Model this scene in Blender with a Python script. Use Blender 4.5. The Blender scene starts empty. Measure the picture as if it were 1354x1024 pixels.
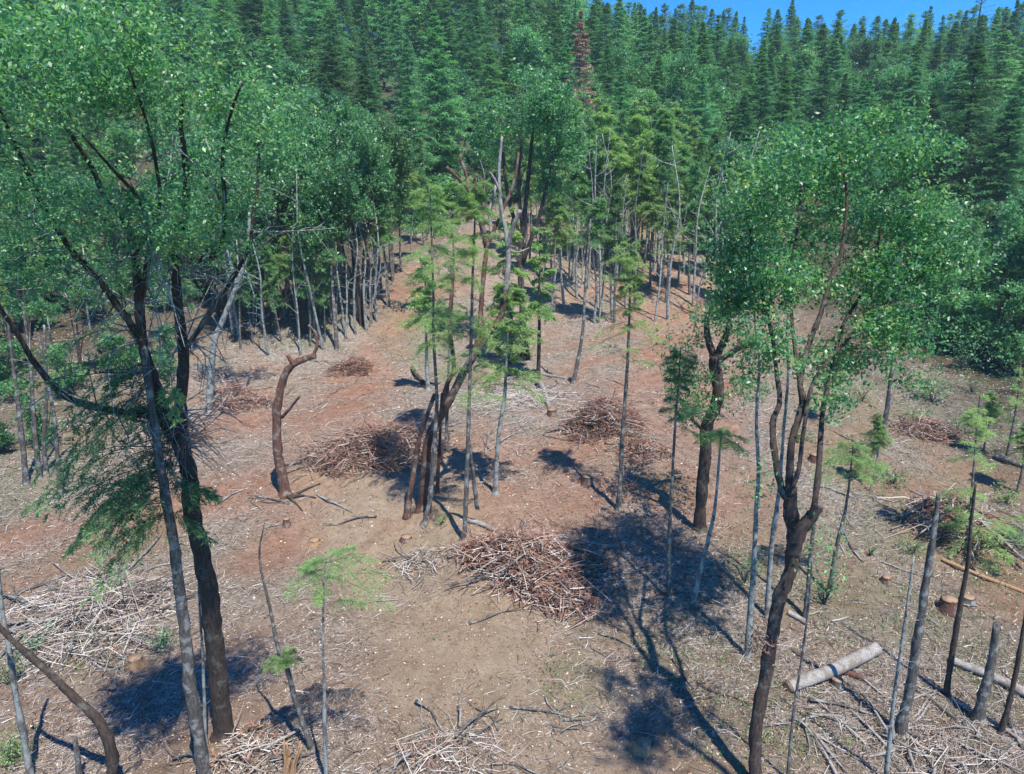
import bpy, math
import numpy as np
from mathutils import Vector

rng = np.random.default_rng(11)
scene = bpy.context.scene
COL = scene.collection
PI = math.pi

# ------------------------------------------------------------------ camera model (photo pixels 1354 x 1024)
FPX, CX, CY = 932.0, 677.0, 512.0
PITCH = math.radians(15.0)
CAM = np.array([0.0, 0.0, 11.5])
FW = np.array([0.0, math.cos(PITCH), -math.sin(PITCH)])
UP = np.array([0.0, math.sin(PITCH), math.cos(PITCH)])
RT = np.array([1.0, 0.0, 0.0])
ZUP = np.array([0.0, 0.0, 1.0])

# ------------------------------------------------------------------ terrain
_w = np.random.default_rng(5)
_oct = []
for lam, amp in ((38, .55), (21, .26), (11, .13), (5.5, .07), (2.9, .045), (1.7, .03), (.95, .02), (.55, .012)):
    for _ in range(4):
        a = _w.uniform(0, 2 * PI)
        k = 2 * PI / (lam * _w.uniform(.8, 1.25))
        _oct.append((k * math.cos(a), k * math.sin(a), _w.uniform(0, 2 * PI), amp * .5))


def _sp(v, s):
    return s * np.logaddexp(0, v / s)


def T(x, y):
    x = np.asarray(x, float)
    y = np.asarray(y, float)
    left = 1 / (1 + np.exp((x - 14) / 16))
    s2 = .288 + .15 * left
    z = .12 * (y - 12) + (s2 - .12) * _sp(y - 64, 6) - (s2 + .12) * _sp(y - 152, 7)
    z = z - .05 * _sp(5 - y, 3)
    for kx, ky, p, a in _oct:
        z = z + a * np.sin(kx * x + ky * y + p)
    return z


def pray(px, py):
    return FW + RT * ((px - CX) / FPX) + UP * ((CY - py) / FPX)


def at(px, py, d):
    r = pray(px, py)
    return CAM + r * (d / r[1])


def ground(px, py):
    r = pray(px, py)
    t0, t = 3.0, 3.0
    while t < 400:
        p = CAM + r * t
        if p[2] < T(p[0], p[1]):
            break
        t0 = t
        t += .25 + t * .01
    for _ in range(18):
        m = .5 * (t0 + t)
        p = CAM + r * m
        if p[2] < T(p[0], p[1]):
            t = m
        else:
            t0 = m
    p = CAM + r * t
    p[2] = T(p[0], p[1])
    return p


def depth(p):
    return float((np.asarray(p) - CAM) @ FW)


def proj(p):
    q = np.asarray(p) - CAM
    d = q @ FW
    return CX + FPX * (q @ RT) / d, CY - FPX * (q @ UP) / d


# ------------------------------------------------------------------ mesh helpers
def nrm(v):
    return v / np.maximum(np.linalg.norm(v, axis=-1, keepdims=True), 1e-9)


class Acc:
    def __init__(self):
        self.V, self.Q, self.Tr, self.t, self.n = [], [], [], [], 0

    def add(self, v, q=None, tr=None, tint=0.5):
        v = np.asarray(v, np.float32).reshape(-1, 3)
        if q is not None and len(q):
            self.Q.append(np.asarray(q, np.int32).reshape(-1, 4) + self.n)
        if tr is not None and len(tr):
            self.Tr.append(np.asarray(tr, np.int32).reshape(-1, 3) + self.n)
        self.V.append(v)
        self.t.append(np.broadcast_to(np.asarray(tint, np.float32), (len(v),)).copy())
        self.n += len(v)

    def mesh(self, name, mat, off=None, smooth=False):
        V = np.concatenate(self.V)
        if off is not None:
            V = V - np.asarray(off, np.float32)
        Q = np.concatenate(self.Q) if self.Q else np.zeros((0, 4), np.int32)
        Tr = np.concatenate(self.Tr) if self.Tr else np.zeros((0, 3), np.int32)
        me = bpy.data.meshes.new(name)
        me.vertices.add(len(V))
        me.vertices.foreach_set('co', V.astype(np.float32).ravel())
        nl = 4 * len(Q) + 3 * len(Tr)
        me.loops.add(nl)
        me.loops.foreach_set('vertex_index', np.concatenate([Q.ravel(), Tr.ravel()]).astype(np.int32))
        me.polygons.add(len(Q) + len(Tr))
        st = np.concatenate([np.arange(len(Q)) * 4, 4 * len(Q) + np.arange(len(Tr)) * 3]).astype(np.int32)
        me.polygons.foreach_set('loop_start', st)
        if smooth:
            me.polygons.foreach_set('use_smooth', np.ones(len(st), bool))
        a = me.attributes.new('tint', 'FLOAT', 'POINT')
        a.data.foreach_set('value', np.concatenate(self.t).astype(np.float32))
        me.update(calc_edges=True)
        me.materials.append(mat)
        return me


def two_mat(name, accs, mats, off=None):
    """several accumulators in one mesh, each with its own material"""
    a = Acc()
    parts = [(x, m_) for x, m_ in zip(accs, mats) if x is not None and x.n]
    nq, nt3 = [], []
    for x, _ in parts:
        nq.append(sum(len(q) for q in x.Q))
        nt3.append(sum(len(q) for q in x.Tr))
        a.Q += [q + a.n for q in x.Q]
        a.Tr += [q + a.n for q in x.Tr]
        a.V += x.V
        a.t += x.t
        a.n += x.n
    me = a.mesh(name, parts[0][1], off)
    for _, m_ in parts[1:]:
        me.materials.append(m_)
    k = np.arange(len(parts))
    me.polygons.foreach_set('material_index', np.concatenate([np.repeat(k, nq), np.repeat(k, nt3)]).astype(np.int32))
    return me


def tag(o, label=None, cat=None, group=None, kind=None):
    if label:
        o['label'] = label
    if cat:
        o['category'] = cat
    if group:
        o['group'] = group
    if kind:
        o['kind'] = kind
    return o


def empty(name, loc):
    o = bpy.data.objects.new(name, None)
    COL.objects.link(o)
    o.location = [float(c) for c in loc]
    o.empty_display_size = .3
    return o


def link(name, me, parent=None, loc=None):
    o = bpy.data.objects.new(name, me)
    COL.objects.link(o)
    if parent is not None:
        o.parent = parent
    if loc is not None:
        o.location = [float(c) for c in loc]
    return o


def smooth_line(pts, n):
    """Catmull-Rom through pts, n samples per span"""
    P = np.asarray(pts, float)
    if len(P) < 3:
        s = np.linspace(0, 1, n + 1)[:, None]
        return P[0] * (1 - s) + P[-1] * s
    E = np.vstack([2 * P[0] - P[1], P, 2 * P[-1] - P[-2]])
    out = []
    for i in range(len(P) - 1):
        a, b, c, d = E[i:i + 4]
        s = np.linspace(0, 1, n, endpoint=False)[:, None]
        out.append(.5 * (2 * b + (c - a) * s + (2 * a - 5 * b + 4 * c - d) * s ** 2 + (3 * b - a - 3 * c + d) * s ** 3))
    out.append(P[-1:])
    return np.vstack(out)


def tube(acc, pts, rad, sides=7, cap=True, rough=.0, tint=.5, seed=0):
    P = np.asarray(pts, float)
    n = len(P)
    r = np.broadcast_to(np.asarray(rad, float), (n,))
    tg = nrm(np.gradient(P, axis=0))
    ref = np.array([1., 0, 0]) if abs(tg[0][0]) < .8 else np.array([0, 1., 0])
    u = nrm(np.cross(tg[0], ref))
    U = np.empty((n, 3))
    for i in range(n):
        u = u - tg[i] * (u @ tg[i])
        u = u / max(np.linalg.norm(u), 1e-9)
        U[i] = u
    W = np.cross(tg, U)
    ang = np.linspace(0, 2 * PI, sides, endpoint=False)
    rr = r[:, None] * np.ones(sides)
    if rough:
        g = np.random.default_rng(seed + n)
        lobes = 1 + rough * np.sin(ang * 2 + g.uniform(0, 6))[None] * .6 + rough * g.normal(0, .7, (n, sides))
        rr = rr * lobes
    V = P[:, None] + rr[..., None] * (np.cos(ang)[None, :, None] * U[:, None] + np.sin(ang)[None, :, None] * W[:, None])
    i = np.arange(n - 1)[:, None] * sides
    j = np.arange(sides)[None]
    k = (j + 1) % sides
    q = np.stack([i + j, i + k, i + sides + k, i + sides + j], -1).reshape(-1, 4)
    V = V.reshape(-1, 3)
    tr = []
    if cap:
        V = np.vstack([V, P[:1], P[-1:]])
        a, b = n * sides, n * sides + 1
        j = np.arange(sides)
        k = (j + 1) % sides
        tr = np.vstack([np.stack([np.full(sides, a), k, j], -1),
                        np.stack([np.full(sides, b), (n - 1) * sides + j, (n - 1) * sides + k], -1)])
    acc.add(V, q, tr, tint)


def sticks(acc, P, rad, sides=3, tint=.5):
    """P (N, m, 3) polylines, rad (N, m): many thin tubes at once"""
    P = np.asarray(P, float)
    N, m, _ = P.shape
    if N == 0:
        return
    tg = nrm(P[:, -1] - P[:, 0])
    ref = np.where(np.abs(tg[:, 2:3]) < .8, np.array([[0., 0, 1]]), np.array([[1., 0, 0]]))
    U = nrm(np.cross(tg, ref))
    W = np.cross(tg, U)
    ang = np.linspace(0, 2 * PI, sides, endpoint=False)
    ring = np.cos(ang)[None, :, None] * U[:, None] + np.sin(ang)[None, :, None] * W[:, None]
    V = P[:, :, None] + np.asarray(rad)[:, :, None, None] * ring[:, None]
    b = (np.arange(N) * m * sides)[:, None, None]
    i = np.arange(m - 1)[None, :, None] * sides
    j = np.arange(sides)[None, None]
    k = (j + 1) % sides
    q = np.stack([b + i + j, b + i + k, b + i + sides + k, b + i + sides + j], -1).reshape(-1, 4)
    tt = np.repeat(np.broadcast_to(np.asarray(tint, float), (N,)), m * sides)
    acc.add(V.reshape(-1, 3), q, None, tt)


def leaves(acc, C, A, Nn, ln, wd, fold=.25, tint=.5):
    """diamond leaf quads: centre C, long axis A, normal Nn"""
    A = nrm(A)
    B = nrm(np.cross(Nn, A))
    Nn = np.cross(A, B)
    ln = np.broadcast_to(np.asarray(ln, float), (len(C),))[:, None]
    wd = np.broadcast_to(np.asarray(wd, float), (len(C),))[:, None]
    V = np.stack([C - A * ln * .5, C + B * wd * .5 + Nn * wd * fold, C + A * ln * .5, C - B * wd * .5 + Nn * wd * fold], 1)
    q = np.arange(len(C) * 4).reshape(-1, 4)
    acc.add(V.reshape(-1, 3), q, None, np.repeat(np.broadcast_to(np.asarray(tint, float), (len(C),)), 4))


# ------------------------------------------------------------------ materials
def new_mat(name):
    m = bpy.data.materials.new(name)
    m.use_nodes = True
    nt = m.node_tree
    nt.nodes.clear()
    out = nt.nodes.new('ShaderNodeOutputMaterial')
    return m, nt, out


def N(nt, typ, **kw):
    n = nt.nodes.new(typ)
    for k, v in kw.items():
        if k.startswith('i_'):
            n.inputs[k[2:].replace('_', ' ')].default_value = v
        else:
            setattr(n, k, v)
    return n


def ramp(nt, fac, stops, interp='LINEAR'):
    r = nt.nodes.new('ShaderNodeValToRGB')
    r.color_ramp.interpolation = interp
    e = r.color_ramp.elements
    while len(e) < len(stops):
        e.new(.5)
    for el, (p, c) in zip(e, stops):
        el.position = p
        el.color = (c[0], c[1], c[2], 1)
    nt.links.new(fac, r.inputs[0])
    return r.outputs[0]


def mix(nt, fac, a, b, blend='MIX'):
    m = nt.nodes.new('ShaderNodeMix')
    m.data_type = 'RGBA'
    m.blend_type = blend
    for s, v in ((0, fac), (6, a), (7, b)):
        if hasattr(v, 'is_linked'):
            nt.links.new(v, m.inputs[s])
        elif s == 0:
            m.inputs[0].default_value = v
        else:
            m.inputs[s].default_value = (v[0], v[1], v[2], 1)
    return m.outputs[2]


def leaf_mat(name, stops, rough=.42, trans=.3, tcol=None, spec=.5, var=.35):
    m, nt, out = new_mat(name)
    at_ = N(nt, 'ShaderNodeAttribute', attribute_name='tint')
    oi = N(nt, 'ShaderNodeObjectInfo')
    c = ramp(nt, at_.outputs['Fac'], stops)
    hs = N(nt, 'ShaderNodeHueSaturation')
    mr = N(nt, 'ShaderNodeMapRange')
    mr.inputs[3].default_value = 1 - var
    mr.inputs[4].default_value = 1 + var
    nt.links.new(oi.outputs['Random'], mr.inputs[0])
    nt.links.new(mr.outputs[0], hs.inputs['Value'])
    mr2 = N(nt, 'ShaderNodeMapRange')
    mr2.inputs[3].default_value = .5 - .09 * var
    mr2.inputs[4].default_value = .5 + .06 * var
    ml = N(nt, 'ShaderNodeMath', operation='MULTIPLY')
    ml.inputs[1].default_value = 7.31
    fr = N(nt, 'ShaderNodeMath', operation='FRACT')
    nt.links.new(oi.outputs['Random'], ml.inputs[0])
    nt.links.new(ml.outputs[0], fr.inputs[0])
    nt.links.new(fr.outputs[0], mr2.inputs[0])
    nt.links.new(mr2.outputs[0], hs.inputs['Hue'])
    nt.links.new(c, hs.inputs['Color'])
    p = N(nt, 'ShaderNodeBsdfPrincipled')
    p.inputs['Roughness'].default_value = rough
    p.inputs['Specular IOR Level'].default_value = spec
    nt.links.new(hs.outputs[0], p.inputs['Base Color'])
    if trans > 0:
        t = N(nt, 'ShaderNodeBsdfTranslucent')
        tc = mix(nt, 1.0, hs.outputs[0], tcol or (1.2, 1.5, .7), 'MULTIPLY')
        nt.links.new(tc, t.inputs[0])
        ms = N(nt, 'ShaderNodeMixShader')
        ms.inputs[0].default_value = trans
        nt.links.new(p.outputs[0], ms.inputs[1])
        nt.links.new(t.outputs[0], ms.inputs[2])
        nt.links.new(ms.outputs[0], out.inputs[0])
    else:
        nt.links.new(p.outputs[0], out.inputs[0])
    return m


def bark_mat(name, dark, light, patch=None, patch_amt=.5, scale=5.0, stretch=.18, rough=.9, bump=.5):
    m, nt, out = new_mat(name)
    tc = N(nt, 'ShaderNodeTexCoord')
    mp = N(nt, 'ShaderNodeMapping')
    mp.inputs['Scale'].default_value = (scale * 3, scale * 3, scale * 3 * stretch)
    nt.links.new(tc.outputs['Object'], mp.inputs[0])
    n1 = N(nt, 'ShaderNodeTexNoise')
    n1.inputs['Scale'].default_value = 2.2
    n1.inputs['Detail'].default_value = 5
    n1.inputs['Roughness'].default_value = .7
    nt.links.new(mp.outputs[0], n1.inputs['Vector'])
    c = ramp(nt, n1.outputs['Fac'], [(.36, dark), (.66, light)])
    if patch is not None:
        n2 = N(nt, 'ShaderNodeTexNoise')
        n2.inputs['Scale'].default_value = scale * .9
        n2.inputs['Detail'].default_value = 4
        n2.inputs['Roughness'].default_value = .65
        nt.links.new(tc.outputs['Object'], n2.inputs['Vector'])
        f = ramp(nt, n2.outputs['Fac'], [(.62 - .3 * patch_amt, (0, 0, 0)), (.72 - .3 * patch_amt, (1, 1, 1))])
        c = mix(nt, f, c, patch)
    p = N(nt, 'ShaderNodeBsdfPrincipled')
    p.inputs['Roughness'].default_value = rough
    p.inputs['Specular IOR Level'].default_value = .25
    nt.links.new(c, p.inputs['Base Color'])
    b = N(nt, 'ShaderNodeBump')
    b.inputs['Strength'].default_value = bump
    b.inputs['Distance'].default_value = .07
    nt.links.new(n1.outputs['Fac'], b.inputs['Height'])
    nt.links.new(b.outputs[0], p.inputs['Normal'])
    nt.links.new(p.outputs[0], out.inputs[0])
    return m


def tint_mat(name, stops, rough=.9):
    m, nt, out = new_mat(name)
    a = N(nt, 'ShaderNodeAttribute', attribute_name='tint')
    c = ramp(nt, a.outputs['Fac'], stops)
    p = N(nt, 'ShaderNodeBsdfPrincipled')
    p.inputs['Roughness'].default_value = rough
    p.inputs['Specular IOR Level'].default_value = .2
    nt.links.new(c, p.inputs['Base Color'])
    nt.links.new(p.outputs[0], out.inputs[0])
    return m


M = {}
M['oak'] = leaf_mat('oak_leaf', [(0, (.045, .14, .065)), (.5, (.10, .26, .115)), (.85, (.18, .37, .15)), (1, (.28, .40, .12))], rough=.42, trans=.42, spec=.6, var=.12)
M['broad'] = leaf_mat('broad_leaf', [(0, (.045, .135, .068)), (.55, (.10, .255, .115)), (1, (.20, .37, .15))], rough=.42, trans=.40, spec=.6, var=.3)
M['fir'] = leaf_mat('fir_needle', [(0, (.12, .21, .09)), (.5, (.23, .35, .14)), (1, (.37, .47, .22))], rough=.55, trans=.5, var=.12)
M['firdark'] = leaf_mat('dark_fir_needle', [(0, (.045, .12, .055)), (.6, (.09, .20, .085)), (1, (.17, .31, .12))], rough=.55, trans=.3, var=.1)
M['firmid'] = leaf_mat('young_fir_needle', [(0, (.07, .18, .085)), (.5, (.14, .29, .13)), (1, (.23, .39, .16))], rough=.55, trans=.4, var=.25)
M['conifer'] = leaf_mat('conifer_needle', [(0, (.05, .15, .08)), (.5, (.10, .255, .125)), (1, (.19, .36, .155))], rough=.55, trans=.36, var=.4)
M['rust'] = leaf_mat('rusty_needle', [(0, (.24, .15, .11)), (.5, (.40, .27, .20)), (1, (.55, .41, .32))], rough=.9, trans=.2, tcol=(1, .85, .75), var=.05)
M['deadneedle'] = leaf_mat('dead_needle', [(0, (.15, .07, .045)), (.5, (.27, .135, .09)), (1, (.40, .24, .17))], rough=.9, trans=.1, tcol=(1, .8, .7), var=.05)
M['pile'] = tint_mat('slash_sticks', [(0, (.09, .055, .042)), (.35, (.23, .125, .09)), (.6, (.34, .21, .16)), (.8, (.42, .34, .28)), (1, (.60, .55, .49))])
M['litter'] = tint_mat('litter_sticks', [(0, (.07, .05, .04)), (.35, (.18, .13, .10)), (.6, (.34, .28, .23)), (1, (.62, .58, .52))])
M['chips'] = tint_mat('litter_leaf', [(0, (.10, .055, .035)), (.4, (.24, .14, .09)), (.75, (.40, .30, .21)), (1, (.58, .52, .44))])
M['grass'] = leaf_mat('grass_blade', [(0, (.07, .14, .05)), (.6, (.14, .22, .08)), (1, (.32, .33, .17))], rough=.7, trans=.3, var=.05)
M['bdark'] = bark_mat('dark_bark', (.030, .022, .018), (.085, .060, .048), (.11, .10, .085), .25, 4)
M['bgrey'] = bark_mat('grey_bark', (.05, .044, .04), (.15, .13, .115), (.25, .245, .22), .4, 5)
M['bpale'] = bark_mat('lichen_bark', (.07, .065, .06), (.19, .18, .165), (.29, .30, .27), .65, 6)
M['bred'] = bark_mat('red_bark', (.060, .030, .022), (.17, .085, .06), (.20, .165, .14), .35, 4)
M['bwhite'] = bark_mat('bleached_wood', (.17, .155, .14), (.41, .385, .35), (.20, .165, .14), .5, 5)
M['btan'] = bark_mat('split_wood', (.20, .11, .06), (.48, .30, .16), (.33, .19, .10), .4, 8)
M['cut'] = bark_mat('sawn_wood', (.26, .155, .09), (.42, .29, .18), (.19, .115, .075), .3, 14, stretch=1)
M['twig'] = bark_mat('twig_bark', (.035, .03, .027), (.11, .095, .085), None, .5, 8, bump=0)


# ------------------------------------------------------------------ the ground
def blob_world(cx, cy, rx, ry):
    c = ground(cx, cy)
    a, b = ground(cx, cy - ry), ground(cx, cy + ry)
    return c, rx * depth(c) / FPX, max(.5, abs(a[1] - b[1]) * .5)


def line_world(px):
    return np.array([ground(*p)[:2] for p in px])


def seg_dist(x, y, L):
    d = np.full(x.shape, 1e9)
    for a, b in zip(L[:-1], L[1:]):
        ab = b - a
        t = np.clip(((x - a[0]) * ab[0] + (y - a[1]) * ab[1]) / (ab @ ab + 1e-9), 0, 1)
        d = np.minimum(d, np.hypot(x - a[0] - t * ab[0], y - a[1] - t * ab[1]))
    return d


TAN = [(line_world([(740, 1120), (690, 980), (640, 890), (585, 815), (548, 750), (525, 690), (500, 630)]), 2.3)]
RED = [(line_world([(330, 545), (450, 555), (560, 590), (660, 605), (770, 610), (880, 650), (960, 690)]), 2.2),
       (line_world([(520, 700), (470, 640), (440, 570), (480, 500), (540, 420), (560, 370)]), 2.2),
       (line_world([(660, 690), (760, 650), (860, 560), (900, 470), (880, 390), (800, 330), (730, 300)]), 3.5),
       (line_world([(1090, 600), (1150, 620), (1260, 680), (1380, 790)]), 1.8),
       (line_world([(1160, 545), (1250, 610), (1354, 650)]), 1.3),
       (line_world([(30, 720), (150, 700), (330, 640), (400, 700)]), 2.0)]
LIT = [(660, 535, 110, 50), (600, 740, 90, 40), (880, 740, 130, 90), (1180, 930, 230, 110), (130, 800, 150, 70), (400, 450, 120, 35),
       (960, 850, 90, 60), (1230, 540, 120, 50), (60, 470, 90, 60), (640, 990, 130, 50), (560, 470, 60, 25), (1060, 620, 70, 60), (20, 660, 60, 60)]
LITW = [blob_world(*b) for b in LIT]
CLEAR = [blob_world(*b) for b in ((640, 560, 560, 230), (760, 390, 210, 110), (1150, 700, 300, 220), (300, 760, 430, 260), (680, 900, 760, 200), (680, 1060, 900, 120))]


def vnoise(x, y, lam, seed):
    g = np.random.default_rng(seed)
    s = 0
    for _ in range(6):
        a, k = g.uniform(0, 2 * PI), 2 * PI / (lam * g.uniform(.6, 1.5))
        s = s + np.sin(k * (x * math.cos(a) + y * math.sin(a)) + g.uniform(0, 6))
    return s / 6 * 1.6


def masks(x, y):
    red = np.zeros(x.shape)
    for L, w in RED:
        red = np.maximum(red, np.clip(1.25 - seg_dist(x, y, L) / w * .8 + .3 * vnoise(x, y, 3, 3), 0, 1))
    tan = np.zeros(x.shape)
    for L, w in TAN:
        tan = np.maximum(tan, np.clip(1.3 - seg_dist(x, y, L) / w * .7 + .3 * vnoise(x, y, 2.5, 4), 0, 1))
    lit = np.zeros(x.shape)
    for c, rx, ry in LITW:
        d = np.hypot((x - c[0]) / rx, (y - c[1]) / ry)
        lit = np.maximum(lit, np.clip(1.5 - d * 1.1 + .55 * vnoise(x, y, 2.2, 6), 0, 1))
    lit = np.maximum(lit, np.clip(.38 + .6 * vnoise(x, y, 4, 9), 0, .85))
    lit = lit * (1 - .75 * tan) * (1 - .55 * red)
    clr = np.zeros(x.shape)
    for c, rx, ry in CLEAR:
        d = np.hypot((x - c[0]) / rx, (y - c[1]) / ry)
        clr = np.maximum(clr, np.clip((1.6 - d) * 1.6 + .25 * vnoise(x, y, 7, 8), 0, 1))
    return red, tan, lit, clr


def axis(lo, f0, f1, hi, fine, grow=1.12):
    a = list(np.arange(f0, f1 + fine * .5, fine))
    s, v = fine, f1
    while v < hi:
        s *= grow
        v += s
        a.append(v)
    s, v = fine, f0
    b = []
    while v > lo:
        s *= grow
        v -= s
        b.append(v)
    return np.array(b[::-1] + a)


gx = axis(-700, -26, 26, 700, .2)
gy = axis(-120, 8, 50, 900, .2, 1.05)
X, Y = np.meshgrid(gx, gy)
Z = T(X, Y)
acc = Acc()
nx, ny = len(gx), len(gy)
idx = np.arange(nx * ny).reshape(ny, nx)
acc.add(np.stack([X, Y, Z], -1).reshape(-1, 3), np.stack([idx[:-1, :-1], idx[:-1, 1:], idx[1:, 1:], idx[1:, :-1]], -1).reshape(-1, 4))


def ground_mat():
    m, nt, out = new_mat('forest_ground')
    tc = N(nt, 'ShaderNodeTexCoord')

    def noise(scale, detail=6, rough=.65, dist=0):
        n = N(nt, 'ShaderNodeTexNoise')
        n.inputs['Scale'].default_value = scale
        n.inputs['Detail'].default_value = detail
        n.inputs['Roughness'].default_value = rough
        n.inputs['Distortion'].default_value = dist
        nt.links.new(tc.outputs['Object'], n.inputs['Vector'])
        return n.outputs['Fac']

    def attr(n):
        return N(nt, 'ShaderNodeAttribute', attribute_name=n).outputs['Fac']
    n_big, n_mid, n_fin, n_grain = noise(.35, 5), noise(2.2, 7, .7), noise(11, 6, .75, .4), noise(46, 5, .8)
    base = ramp(nt, n_mid, [(.3, (.19, .126, .086)), (.5, (.30, .207, .146)), (.7, (.41, .305, .225))])
    redc = ramp(nt, n_mid, [(.3, (.24, .122, .075)), (.55, (.355, .20, .13)), (.75, (.45, .29, .20))])
    tanc = ramp(nt, n_mid, [(.3, (.285, .20, .13)), (.55, (.40, .295, .195)), (.75, (.47, .38, .28))])
    litc = ramp(nt, n_fin, [(.28, (.10, .085, .068)), (.42, (.24, .215, .18)), (.56, (.38, .355, .31)), (.70, (.58, .55, .50))])
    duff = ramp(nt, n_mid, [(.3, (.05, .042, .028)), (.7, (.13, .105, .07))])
    c = mix(nt, attr('red'), base, redc)
    c = mix(nt, attr('tan'), c, tanc)
    lf = N(nt, 'ShaderNodeMath', operation='MULTIPLY')
    nt.links.new(attr('lit'), lf.inputs[0])
    nt.links.new(ramp(nt, n_fin, [(.36, (.25, .25, .25)), (.56, (1, 1, 1))]), lf.inputs[1])
    c = mix(nt, lf.outputs[0], c, litc)
    # sparse moss and weeds where the litter lies
    gm = N(nt, 'ShaderNodeMath', operation='MULTIPLY')
    nt.links.new(ramp(nt, n_big, [(.5, (0, 0, 0)), (.62, (.55, .55, .55))]), gm.inputs[0])
    nt.links.new(attr('lit'), gm.inputs[1])
    c = mix(nt, gm.outputs[0], c, (.15, .165, .085))
    g2 = N(nt, 'ShaderNodeMath', operation='MULTIPLY')
    nt.links.new(ramp(nt, n_fin, [(.42, (0, 0, 0)), (.6, (.7, .7, .7))]), g2.inputs[0])
    nt.links.new(attr('green'), g2.inputs[1])
    c = mix(nt, g2.outputs[0], c, (.17, .20, .10))
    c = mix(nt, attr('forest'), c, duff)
    n_clod = noise(5.5, 8, .8, .6)
    c = mix(nt, 1.0, c, ramp(nt, n_clod, [(.33, (.55, .54, .52)), (.47, (1, 1, 1)), (.62, (1.0, 1.0, 1.0)), (.72, (1.3, 1.28, 1.25))]), 'MULTIPLY')
    dark = ramp(nt, n_grain, [(.3, (.45, .43, .41)), (.46, (1, 1, 1)), (.68, (1.0, 1.0, 1.0)), (.74, (1.55, 1.55, 1.55))])
    c = mix(nt, 1.0, c, dark, 'MULTIPLY')
    p = N(nt, 'ShaderNodeBsdfPrincipled')
    p.inputs['Roughness'].default_value = .95
    p.inputs['Specular IOR Level'].default_value = .12
    nt.links.new(c, p.inputs['Base Color'])
    b = N(nt, 'ShaderNodeBump')
    b.inputs['Strength'].default_value = .9
    b.inputs['Distance'].default_value = .09
    ad = N(nt, 'ShaderNodeMath', operation='ADD')
    nt.links.new(n_fin, ad.inputs[0])
    nt.links.new(n_grain, ad.inputs[1])
    nt.links.new(ad.outputs[0], b.inputs['Height'])
    nt.links.new(b.outputs[0], p.inputs['Normal'])
    nt.links.new(p.outputs[0], out.inputs[0])
    return m


GREEN = [blob_world(*b) for b in ((1170, 700, 70, 45), (1010, 740, 60, 60), (1080, 790, 50, 60), (1230, 560, 90, 50), (900, 860, 80, 60), (40, 640, 80, 50),
                                  (1010, 950, 120, 70), (1300, 760, 60, 60), (880, 640, 40, 20), (560, 440, 60, 30), (120, 860, 90, 40), (1130, 620, 70, 60), (1290, 650, 80, 60), (1180, 800, 110, 60), (1330, 900, 80, 80), (1120, 540, 80, 40), (430, 420, 60, 25), (60, 560, 90, 60), (160, 720, 100, 30), (760, 900, 50, 40))]


me = acc.mesh('ground', ground_mat(), smooth=True)
red, tan, lit, clr = masks(X.ravel(), Y.ravel())
grn = np.zeros(X.size)
for c_, rx_, ry_ in GREEN:
    grn = np.maximum(grn, np.clip(1.4 - np.hypot((X.ravel() - c_[0]) / rx_, (Y.ravel() - c_[1]) / ry_) + .3 * vnoise(X.ravel(), Y.ravel(), 2.5, 31), 0, 1))
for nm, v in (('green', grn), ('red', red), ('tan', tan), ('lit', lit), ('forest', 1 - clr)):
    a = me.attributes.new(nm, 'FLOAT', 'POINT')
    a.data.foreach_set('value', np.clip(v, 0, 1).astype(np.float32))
tag(link('ground', me), 'bare reddish brown cleared hillside with wheel tracks and litter', 'ground', kind='structure')


# ------------------------------------------------------------------ litter on the ground (uncountable)
def scatter(n, dens, ylo=8, yhi=62, power=1.6):
    """random ground points, denser near the camera, thinned by dens(x,y)->0..1"""
    u = rng.random(n)
    y = (ylo ** (1 - power) + u * (yhi ** (1 - power) - ylo ** (1 - power))) ** (1 / (1 - power))
    x = rng.uniform(-1, 1, n) * (y * .85 + 3)
    keep = rng.random(n) < dens(x, y)
    return x[keep], y[keep]


def lit_density(x, y):
    r_, t_, l_, c_ = masks(x, y)
    return np.clip(.05 + .95 * l_ - .12 * t_, .015, 1) * (.3 + .7 * c_)


a_ = Acc()
x, y = scatter(340000, lit_density, 8, 85, 1.25)
n = len(x)
ln = (rng.gamma(2.0, .075, n) + .04) * (1 + y / 60)
az = rng.uniform(0, PI, n)
pit = rng.normal(0, .16, n)
D = np.stack([np.cos(az) * np.cos(pit), np.sin(az) * np.cos(pit), np.sin(pit)], -1)
C = np.stack([x, y, T(x, y) + .012 + np.abs(np.sin(pit)) * ln * .42], -1)
bend = rng.normal(0, .09, (n, 3)) * ln[:, None]
P = np.stack([C - D * ln[:, None] * .5, C + bend, C + D * ln[:, None] * .5], 1)
r0 = (rng.uniform(.002, .006, n) + .006 * (rng.random(n) < .08)) * (.8 + y / 45)
sticks(a_, P, np.stack([r0, r0 * .85, r0 * .45], 1), 3, np.clip(rng.normal(.55, .3, n), 0, 1))
tag(link('twig_litter', a_.mesh('twig_litter', M['litter'])), 'fine grey and brown twigs strewn over the cleared ground', 'twigs', kind='stuff')

a_ = Acc()
x, y = scatter(260000, lambda x, y: np.clip(.35 + .65 * masks(x, y)[2] - .15 * masks(x, y)[1], 0, 1), 8, 80, 1.3)
n = len(x)
C = np.stack([x, y, T(x, y) + .012], -1)
ln = rng.uniform(.025, .075, n) * (.7 + y / 30)
leaves(a_, C, nrm(rng.normal(0, 1, (n, 3)) * [1, 1, .25]), nrm(rng.normal(0, .45, (n, 3)) + ZUP), ln, ln * rng.uniform(.25, .6, n), .2, np.clip(rng.normal(.48, .3, n), 0, 1))
tag(link('leaf_litter', a_.mesh('leaf_litter', M['chips'])), 'dry fallen leaves and wood chips covering the soil', 'leaf litter', kind='stuff')

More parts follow.
